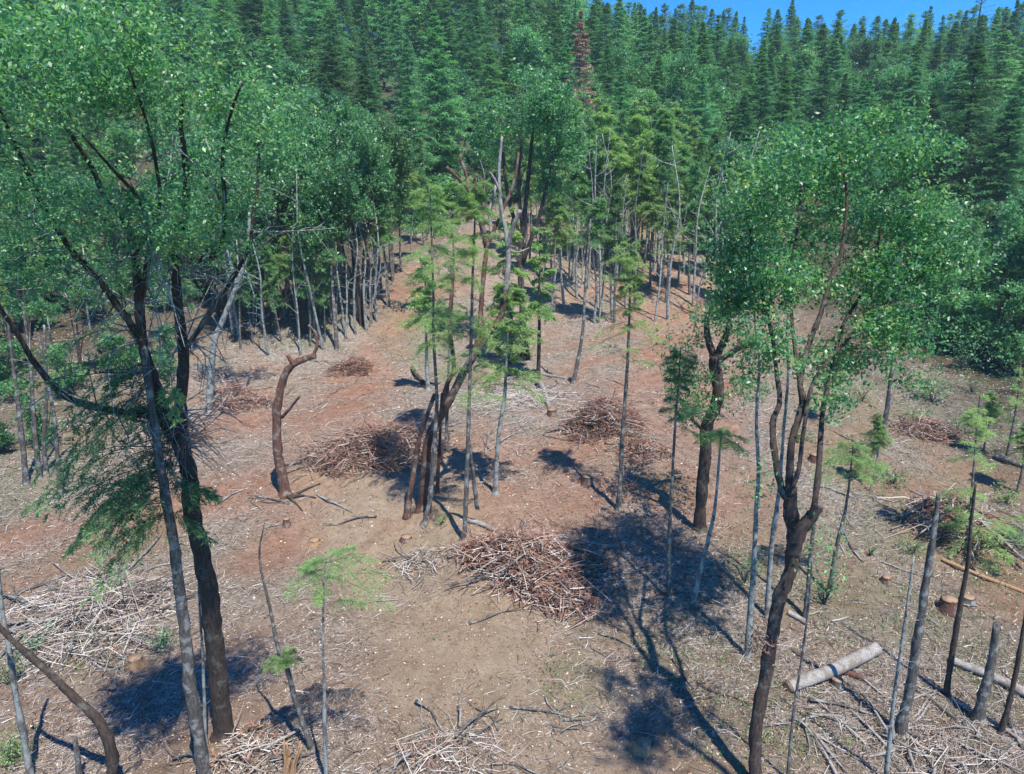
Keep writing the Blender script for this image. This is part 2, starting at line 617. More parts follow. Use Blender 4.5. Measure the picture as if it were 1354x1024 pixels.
a_ = Acc()
x, y = scatter(60000, lambda x, y: np.clip(.35 + .5 * masks(x, y)[0] + .3 * vnoise(x, y, 1.8, 44), .02, 1), 8, 60, 1.4)
n = len(x)
r_ = np.minimum(rng.gamma(2.0, .006, n), .028) * (.8 + y / 50) + .006
o6 = np.array([[1, 0, 0], [0, 1, 0], [-1, 0, 0], [0, -1, 0], [0, 0, .75], [0, 0, -.6]], float)
az = rng.uniform(0, 2 * PI, n)
ca, sa = np.cos(az)[:, None], np.sin(az)[:, None]
V6 = o6[None] * rng.uniform(.6, 1.3, (n, 6, 1)) * r_[:, None, None]
V6 = np.stack([V6[..., 0] * ca - V6[..., 1] * sa, V6[..., 0] * sa + V6[..., 1] * ca, V6[..., 2]], -1) + np.stack([x, y, T(x, y) + r_ * .25], -1)[:, None]
f6 = np.array([[0, 1, 4], [1, 2, 4], [2, 3, 4], [3, 0, 4]])
a_.add(V6.reshape(-1, 3), None, (np.arange(n)[:, None, None] * 6 + f6[None]).reshape(-1, 3), np.repeat(np.clip(rng.normal(.45, .2, n), 0, 1), 6))
M['clod'] = tint_mat('soil_clods', [(0, (.11, .07, .045)), (.5, (.21, .14, .09)), (1, (.34, .26, .19))])
tag(link('soil_clods', a_.mesh('soil_clods', M['clod'])), 'crumbs of churned reddish soil and small stones', 'soil', kind='stuff')


def green_density(x, y):
    g = np.zeros(x.shape)
    for c, rx, ry in GREEN:
        g = np.maximum(g, np.clip(1.3 - np.hypot((x - c[0]) / rx, (y - c[1]) / ry), 0, 1))
    return np.clip(g * (.45 + .9 * vnoise(x, y, 1.3, 21)), 0, 1) + .004


a_ = Acc()
x, y = scatter(170000, green_density, 8, 75, 1.35)
n = len(x)
hgt = rng.uniform(.05, .2, n)
A = nrm(rng.normal(0, .55, (n, 3)) + ZUP)
C = np.stack([x, y, T(x, y)], -1) + A * hgt[:, None] * .45
leaves(a_, C, A, nrm(rng.normal(0, 1, (n, 3))), hgt, hgt * .16, .1, np.clip(rng.normal(.5, .3, n), 0, 1))
tag(link('weeds', a_.mesh('weeds', M['grass'])), 'sparse pale green weeds sprouting through the litter', 'weeds', kind='stuff')


# ------------------------------------------------------------------ plant builders
def fir_sprays(an, at_, O, D, L, droop, K, Q, nl, nw, g, tint0=.5, spread=.42, rbr=.008, tw=True, nls=None, roll=.15):
    """boughs from O along D (unit), length L, with K side twigs and Q needle pairs on each"""
    B = len(O)
    nls = np.ones(B) if nls is None else nls
    D = nrm(D)
    side = nrm(np.cross(D, ZUP + g.normal(0, roll, (B, 3))))
    s = (np.arange(K) + .6) / K
    s = np.clip(s[None] * .92 + .08 + g.normal(0, .03, (B, K)), .03, 1)
    sg = np.where(np.arange(K) % 2 == 0, 1., -1.)[None, :, None]
    pt = O[:, None] + D[:, None] * (L[:, None] * s)[..., None] - ZUP * (droop[:, None] * L[:, None] * s ** 2)[..., None]
    tang = nrm(D[:, None] - 2 * ZUP * (droop[:, None] * s)[..., None])
    td = nrm(tang * .75 + sg * side[:, None] * .75 + g.normal(0, .22, (B, K, 3)) - ZUP * .14)
    tl = (L[:, None] * spread * (1.05 - s) + .10 * L[:, None].clip(0, 1)) * g.uniform(.65, 1.25, (B, K))
    f = (np.arange(Q) + .5) / Q
    pp = pt[:, :, None] + td[:, :, None] * (tl[..., None] * f)[..., None] - ZUP * (tl[..., None] * f ** 2 * .25)[..., None]
    perp = nrm(np.cross(td, ZUP + g.normal(0, .3, (B, K, 3))))[:, :, None]
    vals = []
    for sgn in (1, -1):
        nd = nrm(td[:, :, None] * .75 + sgn * perp * .75 + g.normal(0, .3, pp.shape))
        l_ = nl * nls[:, None, None] * g.uniform(.65, 1.3, pp.shape[:3])
        C = pp + nd * (l_ * .45)[..., None]
        nn = nrm(ZUP + g.normal(0, .45, pp.shape))
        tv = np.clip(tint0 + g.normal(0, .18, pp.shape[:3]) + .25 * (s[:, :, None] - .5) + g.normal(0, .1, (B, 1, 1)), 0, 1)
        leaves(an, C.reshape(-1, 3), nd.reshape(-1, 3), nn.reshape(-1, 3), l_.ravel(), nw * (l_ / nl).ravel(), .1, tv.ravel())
    if tw and at_ is not None:
        q = np.linspace(0, 1, 4)
        P = O[:, None] + D[:, None] * (L[:, None] * q)[..., None] - ZUP * (droop[:, None] * L[:, None] * q ** 2)[..., None]
        r = (rbr * (.4 + L * .5))[:, None] * (1.05 - q)[None]
        sticks(at_, P, r, 4)


def conifer(h, r, base, B, K, Q, nl, nw, g, prof=.8, top=None, sparse=0., tint=.5):
    """returns (trunk acc, crown acc); origin at the foot"""
    tr, cr = Acc(), Acc()
    zz = np.linspace(-.3, h, 14)
    wob = np.cumsum(g.normal(0, .012 * h / 14, (14, 2)), 0)
    P = np.concatenate([wob, zz[:, None]], 1)
    rb = .012 * h + .03
    tube(tr, P, rb * (1.04 - np.linspace(0, 1, 14)) ** .85 + .012, 8, False, .06)
    t = np.sort(g.random(B) ** .85)
    z = h * (base + (1 - base) * t * .985)
    azm = np.arange(B) * 2.399 + g.normal(0, .35, B)
    L = r * ((1 - t) ** prof * g.uniform(.5, 1.25, B) * (1 - .35 * np.clip(.18 - t, 0, 1) / .18) + .035)
    if sparse:
        L = L * np.where(g.random(B) < sparse, .45, 1)
    pit = -.22 + .95 * t ** 1.5 + g.normal(0, .09, B)
    D = np.stack([np.cos(azm) * np.cos(pit), np.sin(azm) * np.cos(pit), np.sin(pit)], -1)
    cx = np.interp(z, zz, P[:, 0])
    cy = np.interp(z, zz, P[:, 1])
    O = np.stack([cx, cy, z], -1)
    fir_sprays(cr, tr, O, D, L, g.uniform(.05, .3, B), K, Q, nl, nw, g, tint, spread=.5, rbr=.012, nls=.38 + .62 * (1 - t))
    return tr, cr


def canopy(stems, blobs, g, br, lf, leafn, leaf, crad, tint=.5, start=.35, twig_r=.006, rise=.25, aspect=.5):
    """grow twigs from the stems out to random tips inside the crown ellipsoids and hang leaf clusters on them"""
    pos, rad = [], []
    for P, r in stems:
        k = int(len(P) * start)
        pos.append(P[k:])
        rad.append(r[k:])
    pos, rad = np.vstack(pos), np.concatenate(rad)
    tips = []
    for c, e, nt_ in blobs:
        m = max(3, nt_ // 8)
        lob = nrm(g.normal(0, 1, (m, 3))) * (g.random((m, 1)) ** .4)
        v = lob[g.integers(0, m, nt_)] * g.uniform(.85, 1.18, (nt_, 1)) + g.normal(0, .17, (nt_, 3))
        tips.append(np.asarray(c) + v * np.asarray(e))
    tips = np.vstack(tips)
    dmin = np.array([np.min(np.sum((pos - t) ** 2, 1)) for t in tips])
    C = []
    for ti in np.argsort(dmin):
        t = tips[ti]
        dv = pos - t
        cost = np.sqrt(np.sum(dv * dv, 1)) + .45 * np.maximum(0, dv[:, 2])
        j = int(np.argmin(cost))
        p = pos[j]
        Ln = np.linalg.norm(t - p)
        q = np.linspace(0, 1, 6)[:, None]
        mid = (p + t) / 2 + g.normal(0, .09, 3) * Ln - ZUP * rise * .35 * Ln
        crv = p * (1 - q) ** 2 + 2 * q * (1 - q) * mid + t * q ** 2 + np.sin(q * PI) * g.normal(0, .03, (6, 3)) * Ln
        r0 = min(rad[j] * .72, twig_r * .5 + twig_r * 1.6 * Ln)
        rr = r0 * (1 - .78 * q[:, 0]) + .0015
        tube(br, crv, rr, 4, False)
        pos = np.vstack([pos, crv[1:]])
        rad = np.concatenate([rad, rr[1:]])
        k = leafn
        f = g.random(k) ** .5
        pc = crv[np.clip((f * 5.99).astype(int), 2, 5)]
        ks = 8
        sub = g.normal(0, crad, (ks, 3)) * [1.15, 1.15, .7]
        C.append((pc * .4 + t * .6) + sub[g.integers(0, ks, k)] + g.normal(0, crad * .27, (k, 3)))
    n_per = leafn
    C = np.vstack(C)
    n = len(C)
    Nn = nrm(g.normal(0, .62, (n, 3)) + ZUP * .75)
    A = nrm(g.normal(0, 1, (n, 3)) - ZUP * .25)
    ctint = np.repeat(g.normal(0, .2, n // n_per), n_per)
    ln = leaf * g.uniform(.6, 1.3, n)
    leaves(lf, C, A, Nn, ln, ln * aspect, .18, np.clip(tint + ctint + g.normal(0, .17, n), 0, 1))


def stem3(px, d0, dd0, dd1, w0, w1, n=5, foot=False):
    px = np.asarray(px, float)
    m = len(px)
    acc_len = np.concatenate([[0], np.cumsum(np.hypot(*np.diff(px, axis=0).T))])
    f = acc_len / acc_len[-1]
    P = np.array([at(a[0], a[1], d0 + dd0 + (dd1 - dd0) * q) for a, q in zip(px, f)])
    P = smooth_line(P, n)
    s = np.linspace(0, 1, len(P))
    w = w0 + (w1 - w0) * s
    dep = np.array([depth(p) for p in P])
    r = .5 * w * dep / FPX
    if foot:
        d = P[1] - P[0]
        fl = min(.5, np.linalg.norm(d) * .9)
        d = d / np.linalg.norm(d)
        P = np.vstack([P[0] - [0, 0, .25], P[0] + d * 0, P[0] + d * fl * .25, P[0] + d * fl * .6, P[1:]])
        r = np.concatenate([[r[0] * 1.75, r[0] * 1.45, r[0] * 1.2, r[0] * 1.06], r[1:]])
    return P, r


STEP = dict(oak=7)


def traced_tree(name, label, cat, stems, barks, crowns=None, leafmat=None, leaf=.05, leafn=60, crad=.2, boughs=None, bmat=None,
                group=None, seed=1, tint=.5, start=.35, stub=0, twig_r=.006, needle=(.10, .026), bough_tint=.5, twigmat=None, sides=9):
    """stems: (pixels, width0, width1, dd0, dd1[, bark index]); the first starts on the ground"""
    g = np.random.default_rng(seed)
    foot = ground(*stems[0][0][0])
    d0 = foot[1]
    root = empty(name, foot)
    tag(root, label, cat, group)
    groups = {}
    S3 = []
    for i, s in enumerate(stems):
        P, r = stem3(s[0], d0, s[3], s[4], s[1], s[2], foot=(i == 0 or (len(s) > 6 and s[6])))
        S3.append((P, r))
        bi = s[5] if len(s) > 5 else 0
        groups.setdefault(bi, []).append((P, r))
    main = None
    for bi in sorted(groups):
        a = Acc()
        for k, (P, r) in enumerate(groups[bi]):
            tube(a, P, r, sides, True, .14, seed=seed + k)
            if stub:
                ns = int(stub)
                f = g.uniform(.25, .97, ns)
                ii = (f * (len(P) - 1)).astype(int)
                az = g.uniform(0, 2 * PI, ns)
                D = np.stack([np.cos(az), np.sin(az), g.uniform(-.3, .6, ns)], -1)
                L = g.uniform(.06, .4, ns) * (1.2 - f * .5)
                O = P[ii]
                sticks(a, np.stack([O, O + D * L[:, None] * .5 - ZUP * .02, O + D * L[:, None]], 1), np.stack([np.full(ns, .009), np.full(ns, .006), np.full(ns, .003)], 1), 3)
        o = link('trunk' if bi == 0 else 'limb', a.mesh(name + '_trunk', barks[bi], foot, True), root)
        main = main or o
    br, lf = Acc(), Acc()
    if crowns:
        blobs = []
        for (cx, cy, dd, rx, ry, rz, nt_) in crowns:
            c = at(cx, cy, d0 + dd)
            k = depth(c) / FPX
            blobs.append((c, (rx * k, rz, ry * k), nt_))
        canopy(S3, blobs, g, br, lf, leafn, leaf, crad, tint, start, twig_r)
        link('crown', two_mat(name + '_crown', (lf, br), (leafmat, twigmat or M['twig']), foot), root)
    if boughs:
        na, ta = Acc(), Acc()
        for (si, f0, f1, B, L0, L1, K, Q, drp) in boughs:
            P, r = S3[si]
            B = int(B * 1.35)
            f = np.sort(g.uniform(f0, f1, B))
            ii = f * (len(P) - 1)
            O = np.stack([np.interp(ii, np.arange(len(P)), P[:, k]) for k in range(3)], -1)
            az = np.arange(B) * 2.4 + g.normal(0, .5, B)
            pit = g.normal(.12, .26, B)
            D = np.stack([np.cos(az) * np.cos(pit), np.sin(az) * np.cos(pit), np.sin(pit)], -1)
            q = (f - f0) / max(f1 - f0, 1e-6)
            L = (L0 * (1 - q) + L1 * q) * g.uniform(.35, 1.15, B)
            fir_sprays(na, ta, O, D, L, g.uniform(.6, 1.4, B) * drp, K + 4, Q + 2, needle[0], needle[1], g, bough_tint, spread=.5, roll=.32)
        link('crown', two_mat(name + '_needles', (na, ta), (bmat, M['twig']), foot), root)
    return root, S3, foot, g


# ------------------------------------------------------------------ the big trees near the camera
# spreading oak, upper left
A_, A3, Af, g = traced_tree(
    'oak_tree', 'big oak with dark trunk and broad leafy crown leaning out over the clearing', 'tree',
    [([(297, 972), (290, 913), (283, 845), (278, 787), (266, 732), (254, 674), (251, 630), (239, 590)], 24, 19, 0, -1.0),
     ([(240, 595), (215, 540), (200, 494), (188, 453), (184, 405), (178, 335), (164, 290), (137, 256), (120, 219), (85, 164), (60, 110)], 17, 4, -1.0, -3.6),
     ([(240, 595), (239, 531), (243, 470), (236, 408), (232, 340), (246, 273), (244, 205), (239, 164), (245, 110)], 17, 4, -1.0, -3.2),
     ([(228, 580), (205, 552), (140, 542), (89, 525), (51, 487), (20, 436), (-5, 398), (-30, 330)], 12, 4, -1.1, -3.0),
     ([(184, 405), (198, 321), (185, 267), (147, 222), (110, 180)], 8, 3, -1.9, -4.6),
     ([(188, 450), (130, 370), (92, 328), (55, 267), (34, 222), (0, 147), (-20, 100)], 9, 3, -1.7, -4.4),
     ([(232, 345), (287, 335), (297, 273), (294, 212), (304, 154), (320, 110)], 8, 3, -2.2, -4.0),
     ([(240, 470), (300, 380), (328, 330), (335, 290), (342, 222), (338, 154)], 8, 3, -1.7, -2.2),
     ([(178, 335), (210, 280), (205, 210), (190, 150), (170, 90)], 7, 3, -2.4, -4.8)],
    [M['bdark']],
    crowns=[(60, 130, -4.2, 130, 95, 1.3, 90), (190, 110, -4.4, 130, 85, 1.5, 100), (310, 165, -3.2, 85, 80, 1.2, 64), (40, 250, -3.8, 110, 80, 1.1, 56),
            (180, 265, -3.6, 140, 90, 1.3, 70), (330, 260, -2.6, 50, 70, .8, 24), (200, 40, -4.4, 75, 40, .9, 32), (70, 60, -4.4, 100, 45, 1.0, 52),
            (90, 345, -3.0, 120, 80, 1.0, 44), (250, 350, -2.6, 90, 60, .9, 26)],
    leafmat=M['oak'], leaf=.060, leafn=50, crad=.16, seed=3, start=.25, twig_r=.007, tint=.5)
# bare grey twigs below the leaves
tb = Acc()
for k in range(150):
    P_, r_o = A3[g.integers(1, len(A3))]
    j = int(g.uniform(.04, .55) * (len(P_) - 1))
    D_ = nrm(g.normal(0, 1, 3) * [1, .7, .8] - ZUP * .25)
    L_ = g.uniform(.5, 1.5)
    m_ = P_[j] + D_ * L_ * .5 + g.normal(0, .08, 3)
    e_ = P_[j] + D_ * L_ + g.normal(0, .14, 3) - ZUP * .12 * L_
    line = smooth_line([P_[j], m_, e_], 3)
    tube(tb, line, np.linspace(.014, .004, len(line)), 4, False)
    for q in range(3):
        b0 = line[g.integers(2, len(line) - 1)]
        D2 = nrm(D_ + g.normal(0, .7, 3)) * g.uniform(.2, .55)
        tube(tb, np.array([b0, b0 + D2 * .5 + g.normal(0, .03, 3), b0 + D2]), [.007, .005, .003], 3, False)
link('dead_twigs', tb.mesh('dead_twigs', M['bpale'], Af), A_)['kind'] = 'stuff'
# torn twigs where the trunk forks
ta = Acc()
n = 170
O = at(236, 575, Af[1] - 1.0) + g.normal(0, .16, (n, 3)) * [1, .8, 1.2]
az = g.uniform(0, 2 * PI, n)
D = np.stack([np.cos(az), np.sin(az), g.uniform(-1.1, .7, n)], -1)
L = g.uniform(.25, 1.0, n)[:, None]
sticks(ta, np.stack([O, O + D * L * .5 + g.normal(0, .05, (n, 3)), O + D * L - ZUP * .2 * L], 1), np.stack([np.full(n, .009), np.full(n, .006), np.full(n, .003)], 1), 3, g.uniform(.05, .8, n))
link('torn_twigs', ta.mesh('torn_twigs', M['pile'], Af), A_)['kind'] = 'stuff'

# fir in front of the oak with drooping boughs on one side
root, B3, Bf, g = traced_tree(
    'fir_tree', 'slender fir with drooping dark boughs beside the big dark oak trunk', 'tree',
    [([(272, 1034), (263, 975), (253, 913), (246, 852), (239, 794), (232, 732), (222, 674), (215, 630), (207, 580), (198, 520), (190, 450), (183, 390)], 17, 8, 0, -.6)],
    [M['bgrey']], seed=8, stub=10)
na, ta = Acc(), Acc()
P, r = B3[0]
spec = []
for k in range(46):
    a = g.normal(PI, .75) if k < 38 else g.uniform(0, 2 * PI)
    spec.append((g.uniform(.55, .97), math.cos(a), math.sin(a) * .8, g.uniform(.7, 2.1) if k < 38 else g.uniform(.4, .9)))
O = np.array([P[int(f * (len(P) - 1))] for f, *_ in spec])
D = np.array([[a, b, g.normal(-.12, .22)] for _, a, b, _ in spec])
fir_sprays(na, ta, O, D, np.array([s[3] for s in spec]), g.uniform(.2, .65, len(spec)), 20, 15, .085, .018, g, .74, spread=.38, roll=.4)
link('crown', two_mat('fir_crown', (na, ta), (M['firdark'], M['twig']), Bf), root)
na = Acc()  # two sprays in a lighter needle material, sunlight painted as colour
O = np.array([P[int(.66 * (len(P) - 1))], P[int(.86 * (len(P) - 1))]])
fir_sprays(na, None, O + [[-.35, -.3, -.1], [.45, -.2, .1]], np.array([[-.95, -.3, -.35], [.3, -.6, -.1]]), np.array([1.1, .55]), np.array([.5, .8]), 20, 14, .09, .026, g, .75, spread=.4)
tag(link('sun_painted_bough', na.mesh('sun_painted_bough', M['fir'], Bf), root), 'bright green bough with sunlight painted into its needle colour')

# oak on the right with its forked, broken trunk
R_, R3, Rf, g = traced_tree(
    'oak_tree', 'tall oak with a thick forked trunk ending in a broken stub and a rounded crown', 'tree',
    [([(999, 1040), (1000, 964), (1012, 896), (1020, 845), (1031, 790), (1044, 759), (1050, 718), (1046, 674), (1044, 645)], 15, 18, 0, .7),
     ([(1046, 735), (1056, 706), (1075, 681), (1082, 668)], 19, 13, .3, .5),
     ([(1074, 684), (1082, 630), (1087, 552), (1099, 494), (1115, 430), (1150, 370), (1165, 300)], 9, 3, .5, 3.0),
     ([(1042, 660), (1034, 648), (1024, 596), (1022, 559), (1031, 531), (1027, 494), (1020, 440), (1000, 360), (990, 290)], 10, 3, .6, 3.0),
     ([(1044, 655), (1044, 630), (1048, 579), (1061, 535), (1058, 504), (1068, 460), (1085, 415), (1100, 365), (1113, 330), (1120, 260), (1110, 200)], 12, 3, .6, 3.2),
     ([(1048, 645), (1056, 620), (1064, 560), (1078, 500), (1130, 440), (1190, 380), (1215, 330)], 7, 3, .5, 2.6),
     ([(1060, 530), (1050, 450), (1045, 380), (1055, 300), (1060, 230)], 6, 3, 1.2, 3.6)],
    [M['bdark']],
    crowns=[(1060, 215, 3.2, 120, 70, 1.9, 80), (1160, 280, 3.0, 110, 90, 2.0, 84), (1000, 300, 3.0, 80, 80, 1.6, 54), (1090, 330, 3.2, 130, 80, 1.9, 60), (1200, 390, 2.4, 90, 70, 1.5, 54),
            (1100, 430, 2.6, 120, 55, 1.6, 46), (965, 345, 2.9, 55, 60, 1.3, 30), (1010, 470, 1.6, 45, 50, .8, 16), (1150, 470, 2.0, 70, 35, 1.0, 18), (1075, 510, 1.4, 50, 35, .8, 12), (1180, 210, 3.0, 70, 50, 1.4, 28), (990, 395, 2.4, 60, 50, 1.2, 30), (1110, 175, 3.4, 70, 40, 1.3, 35), (1230, 330, 2.8, 60, 70, 1.3, 35)],
    leafmat=M['oak'], leaf=.092, leafn=74, crad=.22, seed=12, start=.4, twig_r=.007, tint=.47)
na = Acc()   # leafy shoots at the stub and lower down
for (cx, cy, dd, k, s) in ((1082, 715, -.1, 140, .28), (1005, 620, .4, 60, .22), (1002, 648, .4, 50, .18), (1095, 735, .1, 60, .22)):
    c = at(cx, cy, Rf[1] + .5 + dd)
    C = c + g.normal(0, s, (k, 3))
    leaves(na, C, nrm(g.normal(0, 1, (k, 3)) - ZUP * .4), nrm(g.normal(0, .6, (k, 3)) + ZUP), .09, .045, .2, g.uniform(.4, 1, k))
link('shoot_leaves', na.mesh('shoot_leaves', M['oak'], Rf), R_)['kind'] = 'stuff'
na = Acc()   # dead brown leaf bunch on the trunk
k = 160
C = at(1004, 850, Rf[1] + .1) + g.normal(0, .17, (k, 3)) * [1.3, .8, 1]
leaves(na, C, nrm(g.normal(0, 1, (k, 3)) - ZUP * .8), nrm(g.normal(0, 1, (k, 3))), .11, .03, .2, g.uniform(0, 1, k))
link('dead_leaves', na.mesh('dead_leaves', M['deadneedle'], Rf), R_)['kind'] = 'stuff'

# second oak, right of the middle
traced_tree('oak_tree', 'dark stout oak with stubby cut limbs and a thin ragged crown', 'tree',
            [([(925, 700), (928, 650), (932, 613), (935, 562), (949, 531), (946, 487), (945, 470)], 14, 15, 0, 0),
             ([(945, 472), (936, 448), (934, 420)], 11, 7, 0, .3),
             ([(946, 474), (958, 450), (966, 425), (962, 410)], 11, 7, 0, -.2),
             ([(947, 480), (975, 462), (1002, 455)], 8, 4, 0, .4),
             ([(934, 575), (905, 540), (890, 500)], 5, 3, 0, .2)],
            [M['bdark']],
            crowns=[(905, 480, .2, 42, 62, 1.1, 50), (955, 425, .4, 58, 45, 1.2, 46), (990, 480, -.3, 42, 55, 1.0, 34), (950, 525, -.2, 55, 42, 1.0, 32), (915, 550, .1, 30, 35, .7, 16)],
            leafmat=M['broad'], leaf=.10, leafn=34, crad=.2, seed=21, start=.5, tint=.6)

# madrone clump in the middle with bleached dead tops
traced_tree('madrone_tree', 'leaning madrone clump with reddish stems and bleached bare forked tops', 'tree',
            [([(558, 672), (563, 620), (567, 579), (590, 538), (618, 484), (645, 442), (662, 419), (668, 385)], 14, 8, 0, 0),
             ([(668, 388), (672, 345), (669, 307), (662, 270), (660, 225), (664, 181)], 7.5, 3, 0, .2, 1),
             ([(670, 330), (679, 300), (688, 278)], 6.5, 5, .05, -.2, 1),
             ([(582, 552), (590, 511), (600, 487), (594, 425), (596, 400), (600, 360)], 7, 4, 0, .8),
             ([(620, 482), (635, 442), (636, 408), (642, 340), (645, 325), (662, 284), (679, 243), (686, 202)], 8, 3, 0, .5),
             ([(644, 330), (635, 290), (621, 253), (608, 238), (590, 221)], 7, 4, .4, 0),
             ([(621, 255), (616, 230), (607, 205)], 5, 3, .25, .4),
             ([(664, 262), (655, 240), (648, 228)], 4, 3, .15, .0, 1),
             ([(650, 312), (648, 280), (656, 245)], 6, 3, .4, .6, 1),
             ([(674, 332), (684, 334), (700, 328)], 4, 2, .1, .3, 1),
             ([(538, 682), (546, 630), (555, 579), (575, 521)], 7.5, 5, -.35, .1, 0, True),
             ([(566, 688), (570, 648), (577, 560)], 7, 4, -.5, -.1, 0, True)],
            [M['bred'], M['bwhite']], seed=31)

# tall leafy madrone behind it
traced_tree('madrone_tree', 'tall madrone behind the bleached forked tops with a dense round crown', 'tree',
            [([(694, 470), (690, 400), (688, 340), (694, 280), (700, 220), (705, 170)], 9, 4, 0, 0),
             ([(690, 350), (712, 290), (726, 230), (735, 180)], 6, 3, 0, -.8),
             ([(692, 330), (672, 260), (665, 200), (660, 150)], 6, 3, 0, .6),
             ([(690, 300), (686, 240), (690, 180)], 5, 3, 0, -1.2)],
            [M['bdark']],
            crowns=[(700, 140, 0, 70, 50, 2.2, 90), (655, 165, .5, 45, 45, 1.7, 36), (740, 165, -.5, 42, 55, 1.6, 40), (700, 215, 0, 60, 45, 1.8, 44), (735, 240, -.4, 35, 50, 1.3, 18)],
            leafmat=M['oak'], leaf=.17, leafn=70, crad=.32, seed=33, start=.45, tint=.45, twig_r=.008)

# crooked broken snag, left of the middle
traced_tree('broken_snag', 'crooked bare snag bent over at the top beside the left brush heap', 'dead tree',
            [([(377, 653), (371, 620), (367, 596), (366, 545), (375, 500), (386, 484), (400, 476), (417, 470)], 13, 7, 0, .2),
             ([(414, 471), (419, 458), (418, 442), (408, 430)], 5, 3.5, .2, .4),
             ([(373, 552), (386, 537), (397, 523)], 5, 3, .05, -.4),
             ([(390, 484), (384, 476), (380, 470)], 7, 4, .1, .2)],
            [M['bred']], seed=41)

# ------------------------------------------------------------------ slim stems with names of their own
def pole(label, px, w0, w1, bark, name='sapling_pole', cat='sapling', dd=0., stub=8, boughs=None, bmat='fir', group=None, seed=0, extra=(), **kw):
    st = [(px, w0, w1 * (.35 if boughs else .7), 0, dd)] + list(extra)
    return traced_tree(name, label, cat, st, [M[bark]], boughs=boughs, bmat=M[bmat], group=group, seed=seed, stub=stub, sides=6, **kw)


# lower left corner
pole('curved dark leaning trunk rising toward the lower left picture corner', [(147, 1050), (147, 992), (130, 954), (99, 923), (61, 886), (10, 841), (-25, 800)], 17, 9, 'bdark', 'leaning_tree', 'tree', stub=6, seed=51)
pole('pale lichen covered pole standing behind the curved leaning trunk', [(41, 1030), (34, 988), (20, 913), (12, 855), (3, 807), (-4, 740)], 9, 6, 'bpale', seed=52)
pole('short grey broken pole at the bottom edge, right of the curved leaning trunk', [(106, 1036), (103, 1005), (99, 975)], 9, 7, 'bgrey', 'broken_pole', 'dead tree', seed=53, stub=2)
pole('very thin pale sapling between the two dark trunks of oak and fir', [(272, 985), (270, 920), (268, 865), (264, 804), (262, 760)], 5, 3, 'bpale', seed=54)
pole('crooked thin bare pole with one green tuft halfway up', [(413, 992), (393, 934), (379, 882), (367, 855), (357, 804), (343, 737), (350, 691)], 8, 4, 'bgrey', seed=55,
     boughs=[(0, .44, .5, 7, .42, .35, 12, 9, .3)], needle=(.08, .009), bough_tint=.5)
pole('thin straight fir sapling with a pale feathery top at the lower left track side', [(432, 1040), (429, 960), (429, 913), (427, 845), (429, 763), (432, 735)], 7, 3, 'bpale', 'fir_sapling', seed=56, stub=18,
     boughs=[(0, .74, .97, 10, 1.35, .7, 16, 11, .3)], needle=(.08, .009), bough_tint=.45)
# middle
pole('grey pole in the madrone clump, left of the leaning stems', [(561, 692), (570, 648), (577, 545), (577, 511), (573, 442), (573, 384), (570, 300), (568, 245)], 7, 4, 'bgrey', 'fir_sapling', dd=.3, seed=61,
     boughs=[(0, .55, .99, 34, 1.5, .6, 16, 9, .35)], needle=(.11, .012), bough_tint=.5)
pole('thin shaded pole just right of the leaning madrone base', [(578, 652), (580, 610), (582, 576), (584, 520)], 6, 4, 'bdark', seed=62)
pole('straight grey twin pole with light green boughs right of the madrone clump', [(612, 715), (615, 690), (619, 579), (621, 511), (625, 374), (628, 290), (630, 235)], 8, 4, 'bgrey', 'fir_sapling', seed=63,
     boughs=[(0, .5, .99, 36, 1.3, .5, 16, 9, .35)], needle=(.11, .012), bough_tint=.55, extra=[([(631, 673), (627, 640), (623, 606), (619, 575)], 6, 4, .6, .0)])
pole('pale slim fir sapling whose boughs start high above the litter patch', [(655, 653), (659, 579), (667, 525), (669, 490), (672, 420), (674, 370)], 7, 4, 'bpale', 'fir_sapling', seed=64,
     boughs=[(0, .55, .99, 28, 1.5, .5, 16, 9, .3)], needle=(.11, .024), bough_tint=.72)
pole('feathery pale green fir sapling on a long straight stem beside the middle track', [(818, 673), (823, 579), (830, 477), (833, 374), (832, 322)], 8, 3, 'bgrey', 'fir_sapling', seed=65, stub=14,
     boughs=[(0, .56, .99, 40, 1.25, .35, 16, 9, .22)], needle=(.10, .011), bough_tint=.78)
pole('thin dark bare stem behind the pale litter patch', [(712, 502), (713, 430), (713, 391), (714, 300)], 6, 4, 'bdark', 'fir_sapling', seed=66, boughs=[(0, .6, .99, 20, 1.3, .5, 14, 7, .3)], needle=(.18, .05))
pole('grey slanting bare stem beside the upper red heap', [(758, 506), (770, 442), (775, 360), (781, 290)], 6, 3, 'bgrey', seed=67, stub=12)
pole('pale straight pole left of the madrone clump in front of shade', [(566, 515), (564, 470), (563, 408), (562, 340)], 6, 4, 'bpale', 'fir_sapling', seed=68, boughs=[(0, .6, .99, 22, 1.4, .5, 14, 7, .3)], needle=(.17, .046), bough_tint=.75)
pole('two dark stems close together at the back of the central shade', [(675, 480), (676, 420), (672, 340), (680, 270)], 7, 4, 'bdark', 'fir_sapling', seed=69, boughs=[(0, .3, .99, 34, 1.8, .7, 14, 7, .3)], needle=(.17, .046),
     bough_tint=.5, extra=[([(698, 475), (694, 420), (690, 360)], 6, 3, .4, .4)])
pole('leafy young fir rising in front of the central madrone stems', [(590, 600), (592, 520), (596, 430), (600, 350), (598, 290), (604, 235)], 5, 3, 'bgrey', 'fir_sapling', seed=70, boughs=[(0, .45, .99, 42, 1.45, .5, 16, 8, .35)], needle=(.11, .012), bough_tint=.55)
